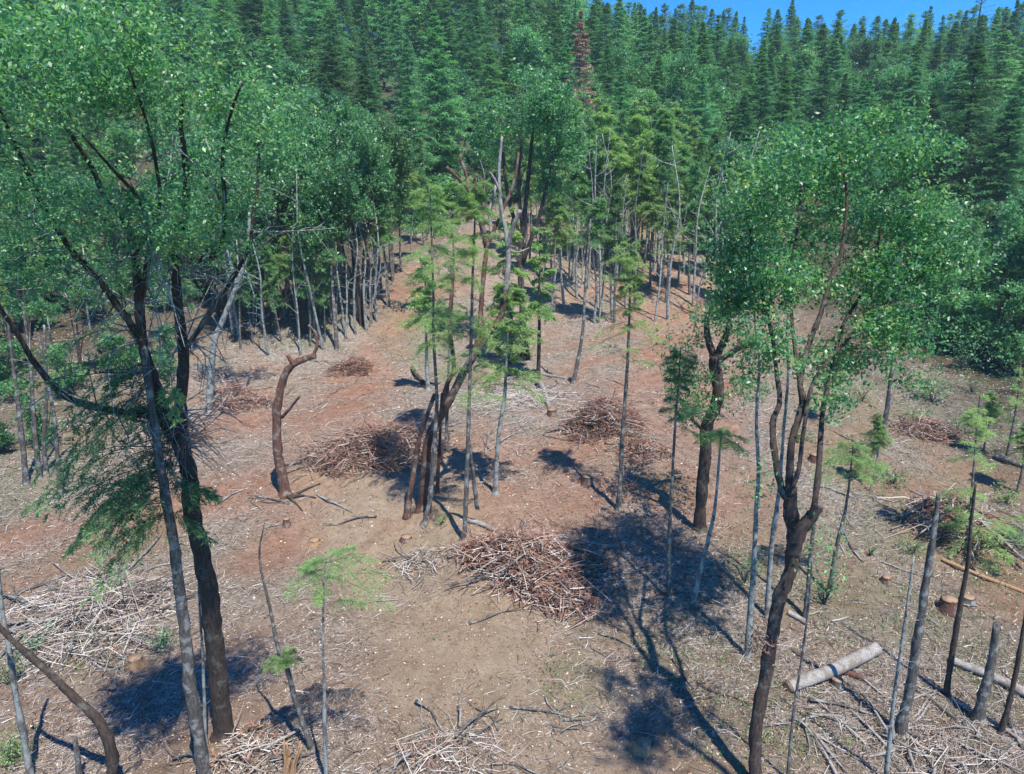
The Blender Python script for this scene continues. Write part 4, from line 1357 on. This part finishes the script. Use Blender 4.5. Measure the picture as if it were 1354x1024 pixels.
# ------------------------------------------------------------------ brush heaps
def brush_pile(label, px, py, wpx, hpx, n, tone, sd, nbig=6, needles=400, flat=1., thick=1., group=None, grey=False):
    g = np.random.default_rng(sd)
    c = ground(px, py)
    k = depth(c) / FPX
    R = wpx * .5 * k
    Hh = hpx * k * .9
    root = empty('brush_pile', c)
    ph = g.uniform(0, 6.28, 5)
    tag(root, label, 'brush pile', group)

    def dome(m):
        a = g.uniform(0, 2 * PI, m)
        q = g.random(m) ** .55
        lob = 1 + .22 * np.sin(2 * a + ph[0]) + .16 * np.sin(3 * a + ph[1]) + .12 * np.sin(5 * a + ph[2])
        x = c[0] + np.cos(a) * q * R * lob
        y = c[1] + np.sin(a) * q * R * .72 * lob
        top = Hh * np.clip(1 - q ** 1.5, 0, 1) * (1 + .35 * np.sin(x * 3.1 / max(R, .5) + ph[3]) * np.sin(y * 3.7 / max(R, .5) + ph[4]))
        z = T(x, y) + top * g.random(m) ** .35 + .03
        return np.stack([x, y, z], -1), a, q
    C, a, q = dome(n)
    az = g.uniform(0, PI, n)
    pit = g.normal(0, .33, n) * flat
    D = np.stack([np.cos(az) * np.cos(pit), np.sin(az) * np.cos(pit), np.sin(pit)], -1)
    L = (g.gamma(2.2, .20, n) + .15) * min(1.5, max(.7, R / 1.6)) * np.where(g.random(n) < .1, 1.9, 1)
    P = np.stack([C - D * L[:, None] * .5, C + g.normal(0, .11, (n, 3)) * L[:, None], C + D * L[:, None] * .5], 1)
    zz = T(P[..., 0], P[..., 1]) + .01
    P[..., 2] = np.maximum(P[..., 2], zz)
    r0 = g.uniform(.006, .017, n) * thick
    ta = Acc()
    sticks(ta, P, np.stack([r0, r0 * .8, r0 * .4], 1), 4, np.clip(g.normal(tone, .3, n), 0, 1))
    o = link('twig_tangle', ta.mesh('twig_tangle', M['litter' if grey else 'pile'], c), root)
    o['kind'] = 'stuff'
    if needles:
        C, a, q = dome(needles)
        C[:, 2] += .04
        na = Acc()
        A = nrm(g.normal(0, 1, (needles, 3)) * [1, 1, .5])
        ln = g.uniform(.08, .24, needles)
        leaves(na, C, A, nrm(g.normal(0, .6, (needles, 3)) + ZUP), ln, ln * .22, .2, g.random(needles))
        o = link('dead_foliage', na.mesh('dead_foliage', M['deadneedle'], c), root)
        o['kind'] = 'stuff'
    for i in range(nbig):
        a = g.uniform(0, 2 * PI)
        q = g.uniform(.3, .95)
        p = np.array([c[0] + math.cos(a) * q * R, c[1] + math.sin(a) * q * R * .7, 0])
        L = g.uniform(.8, 1.9) * min(1.4, max(.7, R / 1.7))
        az = a + g.normal(0, .6)
        d = np.array([math.cos(az), math.sin(az), 0])
        e = p + d * L
        p[2] = T(p[0], p[1]) + Hh * max(.05, 1 - q ** 1.5) * .9 + .08
        e[2] = max(T(e[0], e[1]) + .03, p[2] - L * g.uniform(.1, .5))
        ba = Acc()
        tube(ba, smooth_line([p, (p + e) / 2 + g.normal(0, .07, 3), e], 4), np.linspace(.035, .018, 9) * g.uniform(.7, 1.4) * thick, 6, True, .1, tint=.8)
        for _ in range(3):
            f_ = g.uniform(.3, .9)
            b0 = p * (1 - f_) + e * f_
            dv = d * g.uniform(.2, 1) + g.normal(0, .5, 3) * [1, 1, .6] + ZUP * .15
            tube(ba, smooth_line([b0, b0 + dv * .22 + g.normal(0, .02, 3), b0 + dv * .5], 2), np.linspace(.014, .004, 5) * thick, 4, False)
        link('branch', ba.mesh('branch', M['bwhite'] if g.random() < .5 else M['bgrey'], c, True), root)


brush_pile('big rounded rust brown brush heap beside the tan track in the middle', 712, 757, 180, 60, 2100, .54, 1, 9, 4200)
brush_pile('wide brown brush heap right of the crooked bare snag', 492, 603, 160, 46, 1400, .46, 2, 10, 2000)
brush_pile('reddish heap of sticks and pale split wood by the upper track', 795, 568, 95, 58, 1100, .42, 3, 10, 900)
brush_pile('small reddish brush heap left of the central shade', 466, 492, 56, 20, 420, .3, 4, 3, 420)
brush_pile('brush heap at the right edge with thick weathered branches', 1255, 700, 120, 50, 1100, .55, 5, 12, 300, thick=1.5)
brush_pile('narrow brush heap on the upper right track bank', 1225, 578, 80, 26, 700, .45, 6, 7, 300)
brush_pile('flat spread of grey branches left of the two dark trunks', 130, 812, 215, 26, 1000, .62, 7, 16, 200, flat=.6, thick=.8, grey=True)
brush_pile('dark twig heap between the crooked snag and the curved madrone', 315, 535, 80, 36, 700, .5, 8, 6, 300)
brush_pile('loose low scatter of brown brush below the reddish stick heap', 850, 600, 80, 16, 420, .4, 9, 3, 300)
brush_pile('tangle of bleached branches in the lower right corner', 1250, 1000, 180, 12, 150, .62, 10, 12, 0, flat=.5, thick=.8, grey=True)
brush_pile('greenish grey brush lying at the bottom edge in the middle', 590, 1000, 150, 10, 330, .6, 11, 6, 60, flat=.5, thick=.7, grey=True)
brush_pile('pale scattered sticks around the litter patch in the middle', 690, 530, 130, 10, 420, .75, 12, 5, 0, flat=.4, thick=.8, grey=True)
brush_pile('low brown brush on the ground right of the leaning madrone', 560, 745, 80, 10, 220, .6, 13, 4, 0, flat=.5, thick=.7, grey=True)
brush_pile('dark brush around the broken stump at the lower left', 330, 1000, 120, 16, 160, .6, 14, 4, 120, grey=True)
# green fir boughs thrown on the right heap
na, ta = Acc(), Acc()
g = np.random.default_rng(77)
c = ground(1305, 705)
B = 16
O = c + g.normal(0, .8, (B, 3)) * [1.4, 1, .15] + [0, 0, .35]
az = g.uniform(0, 2 * PI, B)
fir_sprays(na, ta, O, np.stack([np.cos(az), np.sin(az), np.full(B, .05)], -1), g.uniform(.8, 1.5, B), np.full(B, .15), 18, 10, .11, .03, g, .7)
root = empty('cut_fir_boughs', c)
tag(root, 'freshly cut green fir boughs lying on the right edge brush heap', 'boughs')
link('foliage', two_mat('cut_boughs', (na, ta), (M['fir'], M['twig']), c), root)


# ------------------------------------------------------------------ logs, stumps, loose branches
def log(label, p0, p1, w0, w1, bark, name='log', lift=.0, twist=0, group=None, parts=True):
    a, b = ground(*p0), ground(*p1)
    r0, r1 = .5 * w0 * depth(a) / FPX, .5 * w1 * depth(b) / FPX
    a[2] += r0 * .8
    b[2] += r1 * .8 + lift
    g = np.random.default_rng(int(p0[0] * 7 + p0[1]))
    m = (a + b) / 2 + g.normal(0, .02, 3) * np.linalg.norm(b - a)
    pts = smooth_line([a, m, b], 6)
    root = empty(name, (a + b) / 2 - [0, 0, r0])
    tag(root, label, 'log', group)
    A1 = Acc()
    rr = np.linspace(r0, r1, len(pts))
    tube(A1, pts, rr, 12, False, .05, seed=3)
    link('trunk', A1.mesh('log_trunk', M[bark], root.location, True), root)
    if parts:
        for e, n_, r in ((pts[0], pts[0] - pts[1], rr[0]), (pts[-1], pts[-1] - pts[-2], rr[-1])):
            A2 = Acc()
            n_ = n_ / np.linalg.norm(n_)
            tube(A2, [e - n_ * .02, e + n_ * .006], [r * .96, r * .92], 12, True)
            link('cut_end', A2.mesh('cut_end', M['cut'], root.location), root)


log('thick pale sawn log lying across the litter at lower right', (1042, 914), (1158, 864), 16, 17, 'bwhite')
log('reddish bark covered short log beside the small sawn stump', (1114, 891), (1153, 903), 7, 8, 'bred')
log('long pale log reaching the right edge behind the flat cut pole', (1255, 876), (1375, 932), 10, 13, 'bwhite')
log('grey log sticking out of the big rust brown brush heap', (768, 762), (811, 782), 8, 8, 'bwhite')
log('slim pale log in the litter patch behind the leaning madrone', (700, 503), (726, 541), 6, 5, 'bwhite')
log('dark thin log lying in the upper left dirt near the shade', (545, 488), (566, 512), 5, 5, 'bdark')
log('pale slim log lying level above the litter patch', (712, 496), (755, 503), 4, 4, 'bwhite')
log('fallen grey trunk above the right edge brush heap', (1316, 606), (1372, 628), 8, 10, 'bgrey')
log('grey branch log leaning into the right edge brush heap', (1202, 682), (1234, 714), 7, 6, 'bgrey')
log('long thin pale log below the right edge brush heap', (1246, 742), (1354, 785), 5, 5, 'btan')
log('pale split log left of the wide brown heap', (405, 612), (450, 594), 6, 5, 'bwhite')
log('light grey log behind the big rust brown heap', (617, 690), (655, 705), 7, 6, 'bwhite')
log('short pale log right of the forked oak trunk', (1042, 812), (1066, 826), 7, 7, 'bwhite')


def stump(label, px, py, w, h, bark='bgrey'):
    c = ground(px, py)
    k = depth(c) / FPX
    r = w * .5 * k
    hh = h * k
    root = empty('tree_stump', c)
    tag(root, label, 'stump')
    g = np.random.default_rng(px)
    A1 = Acc()
    tube(A1, [c - [0, 0, .15], c + [0, 0, .02], c + [0, 0, hh * .5], c + [0.01, 0, hh]], [r * 1.5, r * 1.3, r * 1.05, r], 14, False, .07, seed=px)
    link('trunk', A1.mesh('stump_trunk', M[bark], c, True), root)
    A2 = Acc()
    tube(A2, [c + [0, 0, hh - .03], c + [0, 0, hh + .004]], [r * .99, r * .95], 14, True, .03)
    link('cut_face', A2.mesh('cut_face', M['cut'], c), root)


stump('small fresh stump between the sawn log and the reddish short log', 1106, 908, 15, 12)
stump('dark stump with a pale top by the slim dark stem', 1253, 806, 20, 16, 'bred')
stump('mossy low stump right of the dark one', 1278, 797, 16, 9, 'bgrey')
stump('orange topped low stump in the litter left of the big rust heap', 537, 714, 14, 5, 'bred')
stump('small dark stump at the foot of the litter patch', 729, 549, 11, 8, 'bred')
stump('low orange stump beside the middle track under the oak shade', 777, 638, 14, 9, 'bred')
stump('flat pale orange stump above the thin feathery sapling', 416, 719, 14, 6, 'btan')
stump('dark small stump up the slope left of the flat orange one', 379, 694, 9, 9, 'bred')
stump('brown stump in the shade left of the two dark trunks', 180, 880, 18, 12, 'btan')
stump('low tan stump at the bottom in the round patch of shade', 850, 990, 24, 9, 'btan')
stump('rusty little stump up the bank from the right pale log', 1171, 770, 11, 8, 'bred')
stump('grey stump in the dirt below the leaning grey pole', 1076, 610, 12, 10, 'bred')
# splintered stump at the bottom left
c = ground(382, 1024)
root = empty('splintered_stump', c)
tag(root, 'tall splintered pale stump broken off at the bottom edge near the crooked thin pole', 'stump')
g = np.random.default_rng(4)
A1 = Acc()
for i in range(9):
    a = g.uniform(0, 2 * PI)
    b = c + [math.cos(a) * .1, math.sin(a) * .1, -.1]
    tube(A1, smooth_line([b, b + [.05, 0, .35], b + [.16 + g.normal(0, .05), g.normal(0, .04), g.uniform(.5, .95)]], 3), np.linspace(.075, .012, 7), 5, True, .1)
link('trunk', A1.mesh('splinters', M['btan'], c), root)

# loose branches, by area
AREAS = [
    ('weathered pale branch lying in the litter of the lower right corner', 'pale branches of the lower right corner', (1060, 1340, 905, 1015), 34, 'bwhite', 1.3),
    ('bare grey branch on the ground around the flat left spread of brush', 'grey branches of the left slope', (10, 230, 740, 880), 30, 'bwhite', 1.2),
    ('thin pale branch lying on the bank between the forked oak and the right brush heap', 'pale branches of the right bank', (1090, 1340, 640, 830), 24, 'bwhite', 1.0),
    ('bleached stick lying on the dirt around the middle litter patch', 'sticks of the middle litter patch', (600, 900, 480, 600), 26, 'bwhite', 1.1),
    ('pale stick on the dirt at the foot of the leaning madrone and big heap', 'sticks near the big heap', (510, 660, 690, 830), 18, 'bwhite', .8),
    ('grey stick lying on the upper left slope around the crooked snag', 'sticks around the crooked snag', (280, 500, 460, 700), 30, 'bgrey', 1.1),
    ('twiggy grey branch lying on the ground along the bottom edge', 'grey branches along the bottom edge', (440, 800, 930, 1020), 14, 'bgrey', .9),
    ('pale stick lying high up the cleared slope among the slender stems', 'sticks high on the slope', (560, 960, 330, 460), 26, 'bwhite', 1.6),
    ('brown stick lying in the litter right of the tan track', 'brown sticks right of the track', (780, 1000, 780, 920), 14, 'bred', .8)]
for ai, (lab, grp, (x0, x1, y0, y1), n, bk, sc) in enumerate(AREAS):
    g = np.random.default_rng(400 + ai)
    protos = []
    for k in range(5):
        A1 = Acc()
        L = 1.5
        pts = smooth_line([(-L / 2, 0, .03), (-L / 6, g.normal(0, .09), .06), (L / 5, g.normal(0, .1), .05), (L / 2, g.normal(0, .12), .03 + abs(g.normal(0, .05)))], 4)
        tube(A1, pts, np.linspace(.03, .009, len(pts)), 5, True, .1)
        for j in range(g.integers(1, 5)):
            i = g.integers(3, len(pts) - 1)
            sg = 1 if g.random() < .5 else -1
            D = np.array([g.uniform(.3, 1), sg * g.uniform(.4, 1), g.uniform(-.02, .3)])
            q = g.uniform(.15, .5)
            tube(A1, smooth_line([pts[i], pts[i] + D * q * .5 + g.normal(0, .03, 3), pts[i] + D * q], 2), np.linspace(.013, .004, 5), 4, False)
        me_ = A1.mesh('fallen_branch', M[bk] if k % 3 else M['bgrey' if bk != 'bgrey' else 'bpale'], None, True)
        protos.append(me_)
    for k in range(n):
        p = ground(g.uniform(x0, x1), g.uniform(y0, y1))
        o = link('fallen_branch', protos[k % 5], None, p)
        dx = (T(p[0] + .4, p[1]) - T(p[0] - .4, p[1])) / .8
        dy = (T(p[0], p[1] + .4) - T(p[0], p[1] - .4)) / .8
        yaw = g.uniform(0, 2 * PI)
        qn = Vector((-dx, -dy, 1)).normalized().to_track_quat('Z', 'Y')
        from mathutils import Quaternion
        o.rotation_mode = 'QUATERNION'
        o.rotation_quaternion = qn @ Quaternion((0, 0, 1), yaw)
        s = g.uniform(.5, 1.25) * sc
        o.scale = (s, s, s * .9)
        tag(o, lab, 'branch', grp)
# dark forked tubes laid on the ground at the foot of the crooked snag
c = ground(386, 662)
A1 = Acc()
for px in ([(378, 655), (388, 664), (400, 677)], [(385, 660), (400, 657), (418, 660)], [(384, 660), (402, 650), (424, 641)]):
    P = np.array([ground(*p) + [0, 0, .05] for p in px])
    tube(A1, smooth_line(P, 4), np.linspace(.07, .02, 9), 6, True, .1)
tag(link('fallen_branch', A1.mesh('dark_forked_shape', M['bdark'], c, True), None, c), 'dark forked shape lying at the foot of the crooked snag', 'branch')

# small leafy shrubs
def shrub(label, px, py, wpx, hpx, n, leaf, mat, sd, group=None):
    g = np.random.default_rng(sd)
    c = ground(px, py)
    k = depth(c) / FPX
    R, H = wpx * .5 * k, hpx * k
    root = empty('shrub', c)
    tag(root, label, 'shrub', group)
    st, lf = Acc(), Acc()
    nst = 9
    az = g.uniform(0, 2 * PI, nst)
    tip = c + np.stack([np.cos(az) * R * g.uniform(.3, 1, nst), np.sin(az) * R * g.uniform(.3, 1, nst), H * g.uniform(.5, 1, nst)], -1)
    P = np.stack([np.repeat(c[None] - [[0, 0, .05]], nst, 0), c + (tip - c) * [.35, .35, .6], tip], 1)
    sticks(st, P, np.stack([np.full(nst, .014), np.full(nst, .009), np.full(nst, .004)], 1), 4)
    i = g.integers(0, nst, n)
    f = g.uniform(.35, 1.0, n)[:, None]
    C = c + (tip[i] - c) * f + g.normal(0, .22 * min(R, H), (n, 3))
    C[:, 2] = np.maximum(C[:, 2], T(C[:, 0], C[:, 1]) + .03)
    leaves(lf, C, nrm(g.normal(0, 1, (n, 3))), nrm(g.normal(0, .6, (n, 3)) + ZUP), leaf, leaf * .5, .2, g.random(n))
    link('stem', st.mesh('shrub_stem', M['twig'], c), root)
    link('foliage', lf.mesh('shrub_foliage', M[mat], c), root)


shrub('low leafy shrub in front of the shaded right edge stand', 1232, 532, 60, 45, 300, .16, 'broad', 1)
shrub('round leafy shrub under the shaded right edge trees', 1275, 490, 90, 60, 420, .17, 'broad', 2)
shrub('leafy sprouts at the foot of the pale poles by the big shade', 985, 770, 80, 40, 260, .08, 'oak', 3)
shrub('green sprouting bush right of the forked oak trunk', 1090, 800, 50, 60, 240, .08, 'oak', 4)
shrub('small green weedy bush on the right bank', 1205, 735, 40, 26, 160, .08, 'oak', 5)
shrub('dark green leafy cuttings left of the two dark trunks', 70, 850, 130, 22, 260, .08, 'broad', 6)
shrub('dark leafy sprouts beside the brown stump in the shade', 215, 850, 60, 26, 160, .08, 'broad', 7)
shrub('pale green fir seedling in the lower left corner', 15, 1010, 80, 45, 500, .07, 'fir', 8)
shrub('tiny green sprout on the slope above the notched snag', 1150, 735, 22, 20, 60, .07, 'oak', 9)
shrub('little yellowish green bush at the foot of the madrone clump', 584, 694, 18, 14, 120, .06, 'fir', 10)
shrub('green bush at the left edge behind the curved leaning trunk', 12, 905, 50, 50, 200, .08, 'oak', 11)
shrub('leafy bush beside the dark trunk at the end of the upper left stand', 430, 400, 40, 40, 180, .16, 'broad', 12)

for i, (px, py, w, h) in enumerate(((1140, 530, 50, 30), (1175, 505, 60, 40), (1205, 560, 46, 28), (1265, 575, 50, 30), (1310, 560, 60, 36), (1340, 520, 60, 44), (1130, 600, 40, 24), (1180, 640, 44, 24), (1330, 665, 50, 30), (1345, 730, 50, 34), (1110, 480, 50, 36), (1285, 520, 50, 34), (1060, 585, 36, 22), (1210, 690, 36, 20))):
    shrub('low green brush sprouting on the slope below the right forest edge', px, py, w, h, 170, .11, 'broad' if i % 2 else 'fir', 40 + i, 'low brush below the right forest edge')
g = np.random.default_rng(75)
for i, (px, py, h) in enumerate(((1150, 650, 3.0), (1345, 650, 3.2), (1100, 560, 3.4), (1300, 600, 2.8))):
    p = ground(px, py)
    place(POL[(1, 4)[i % 2]][0], p[0], p[1], h / 12, g.uniform(0, 6.28), 'short feathery fir seedling on the right slope among the brush', 'fir seedlings of the right slope', wid=1.5)

# protos never used are removed
for r in PARKED:
    if r.name not in USED:
        for ch in list(r.children):
            bpy.data.objects.remove(ch)
        bpy.data.objects.remove(r)

# ------------------------------------------------------------------ the air
m, nt, out = new_mat('haze')
hv = nt.nodes.new('ShaderNodeVolumePrincipled')
hv.inputs['Color'].default_value = (.70, .93, .97, 1)
hv.inputs['Density'].default_value = .00042
hv.inputs['Anisotropy'].default_value = .1
nt.links.new(hv.outputs[0], out.inputs['Volume'])
a = Acc()
x0, x1, y0, y1, z0, z1 = -720, 720, -140, 920, float(Z.min()) - 1, 85
a.add([(x0, y0, z0), (x1, y0, z0), (x1, y1, z0), (x0, y1, z0), (x0, y0, z1), (x1, y0, z1), (x1, y1, z1), (x0, y1, z1)],
      [(0, 3, 2, 1), (4, 5, 6, 7), (0, 1, 5, 4), (1, 2, 6, 5), (2, 3, 7, 6), (3, 0, 4, 7)])
tag(link('haze', a.mesh('haze', m)), 'thin bluish summer haze over the hillside', 'haze', kind='stuff')

# ------------------------------------------------------------------ camera, light, sky
cam = bpy.data.cameras.new('camera')
co = bpy.data.objects.new('camera', cam)
COL.objects.link(co)
co.location = CAM
co.rotation_euler = (PI / 2 - PITCH, 0, 0)
cam.sensor_width = 36
cam.sensor_fit = 'HORIZONTAL'
cam.lens = 36 * FPX / 1354
cam.clip_end = 3000
scene.camera = co

sun = bpy.data.lights.new('sun', 'SUN')
sun.energy = 3.6
sun.angle = math.radians(.53)
sun.color = (1, .95, .865)
so = bpy.data.objects.new('sun', sun)
COL.objects.link(so)
so.rotation_euler = Vector((SHX * math.cos(SUN_EL), SHY * math.cos(SUN_EL), -math.sin(SUN_EL))).to_track_quat('-Z', 'Y').to_euler()

world = bpy.data.worlds.new('World')
scene.world = world
world.use_nodes = True
nt = world.node_tree
nt.nodes.clear()
wo = nt.nodes.new('ShaderNodeOutputWorld')
bg = nt.nodes.new('ShaderNodeBackground')
sky = nt.nodes.new('ShaderNodeTexSky')
sky.sky_type = 'NISHITA'
sky.sun_disc = False
sky.sun_elevation = SUN_EL
sky.sun_rotation = math.atan2(-SHX, -SHY)
sky.altitude = 1500
sky.air_density = 1.0
sky.dust_density = .2
sky.ozone_density = 4.0
hs = nt.nodes.new('ShaderNodeHueSaturation')
hs.inputs['Saturation'].default_value = 1.25
nt.links.new(sky.outputs[0], hs.inputs['Color'])
nt.links.new(mix(nt, 1.0, hs.outputs[0], (.12, .60, .93), 'MULTIPLY'), bg.inputs[0])
bg.inputs[1].default_value = .12
nt.links.new(bg.outputs[0], wo.inputs[0])

scene.view_settings.view_transform = 'Standard'
scene.view_settings.look = 'None'
scene.view_settings.exposure = 1.25
scene.view_settings.gamma = 1
scene.cycles.max_bounces = 6
scene.cycles.diffuse_bounces = 3
scene.cycles.glossy_bounces = 2
scene.cycles.transmission_bounces = 3
scene.cycles.use_denoising = True
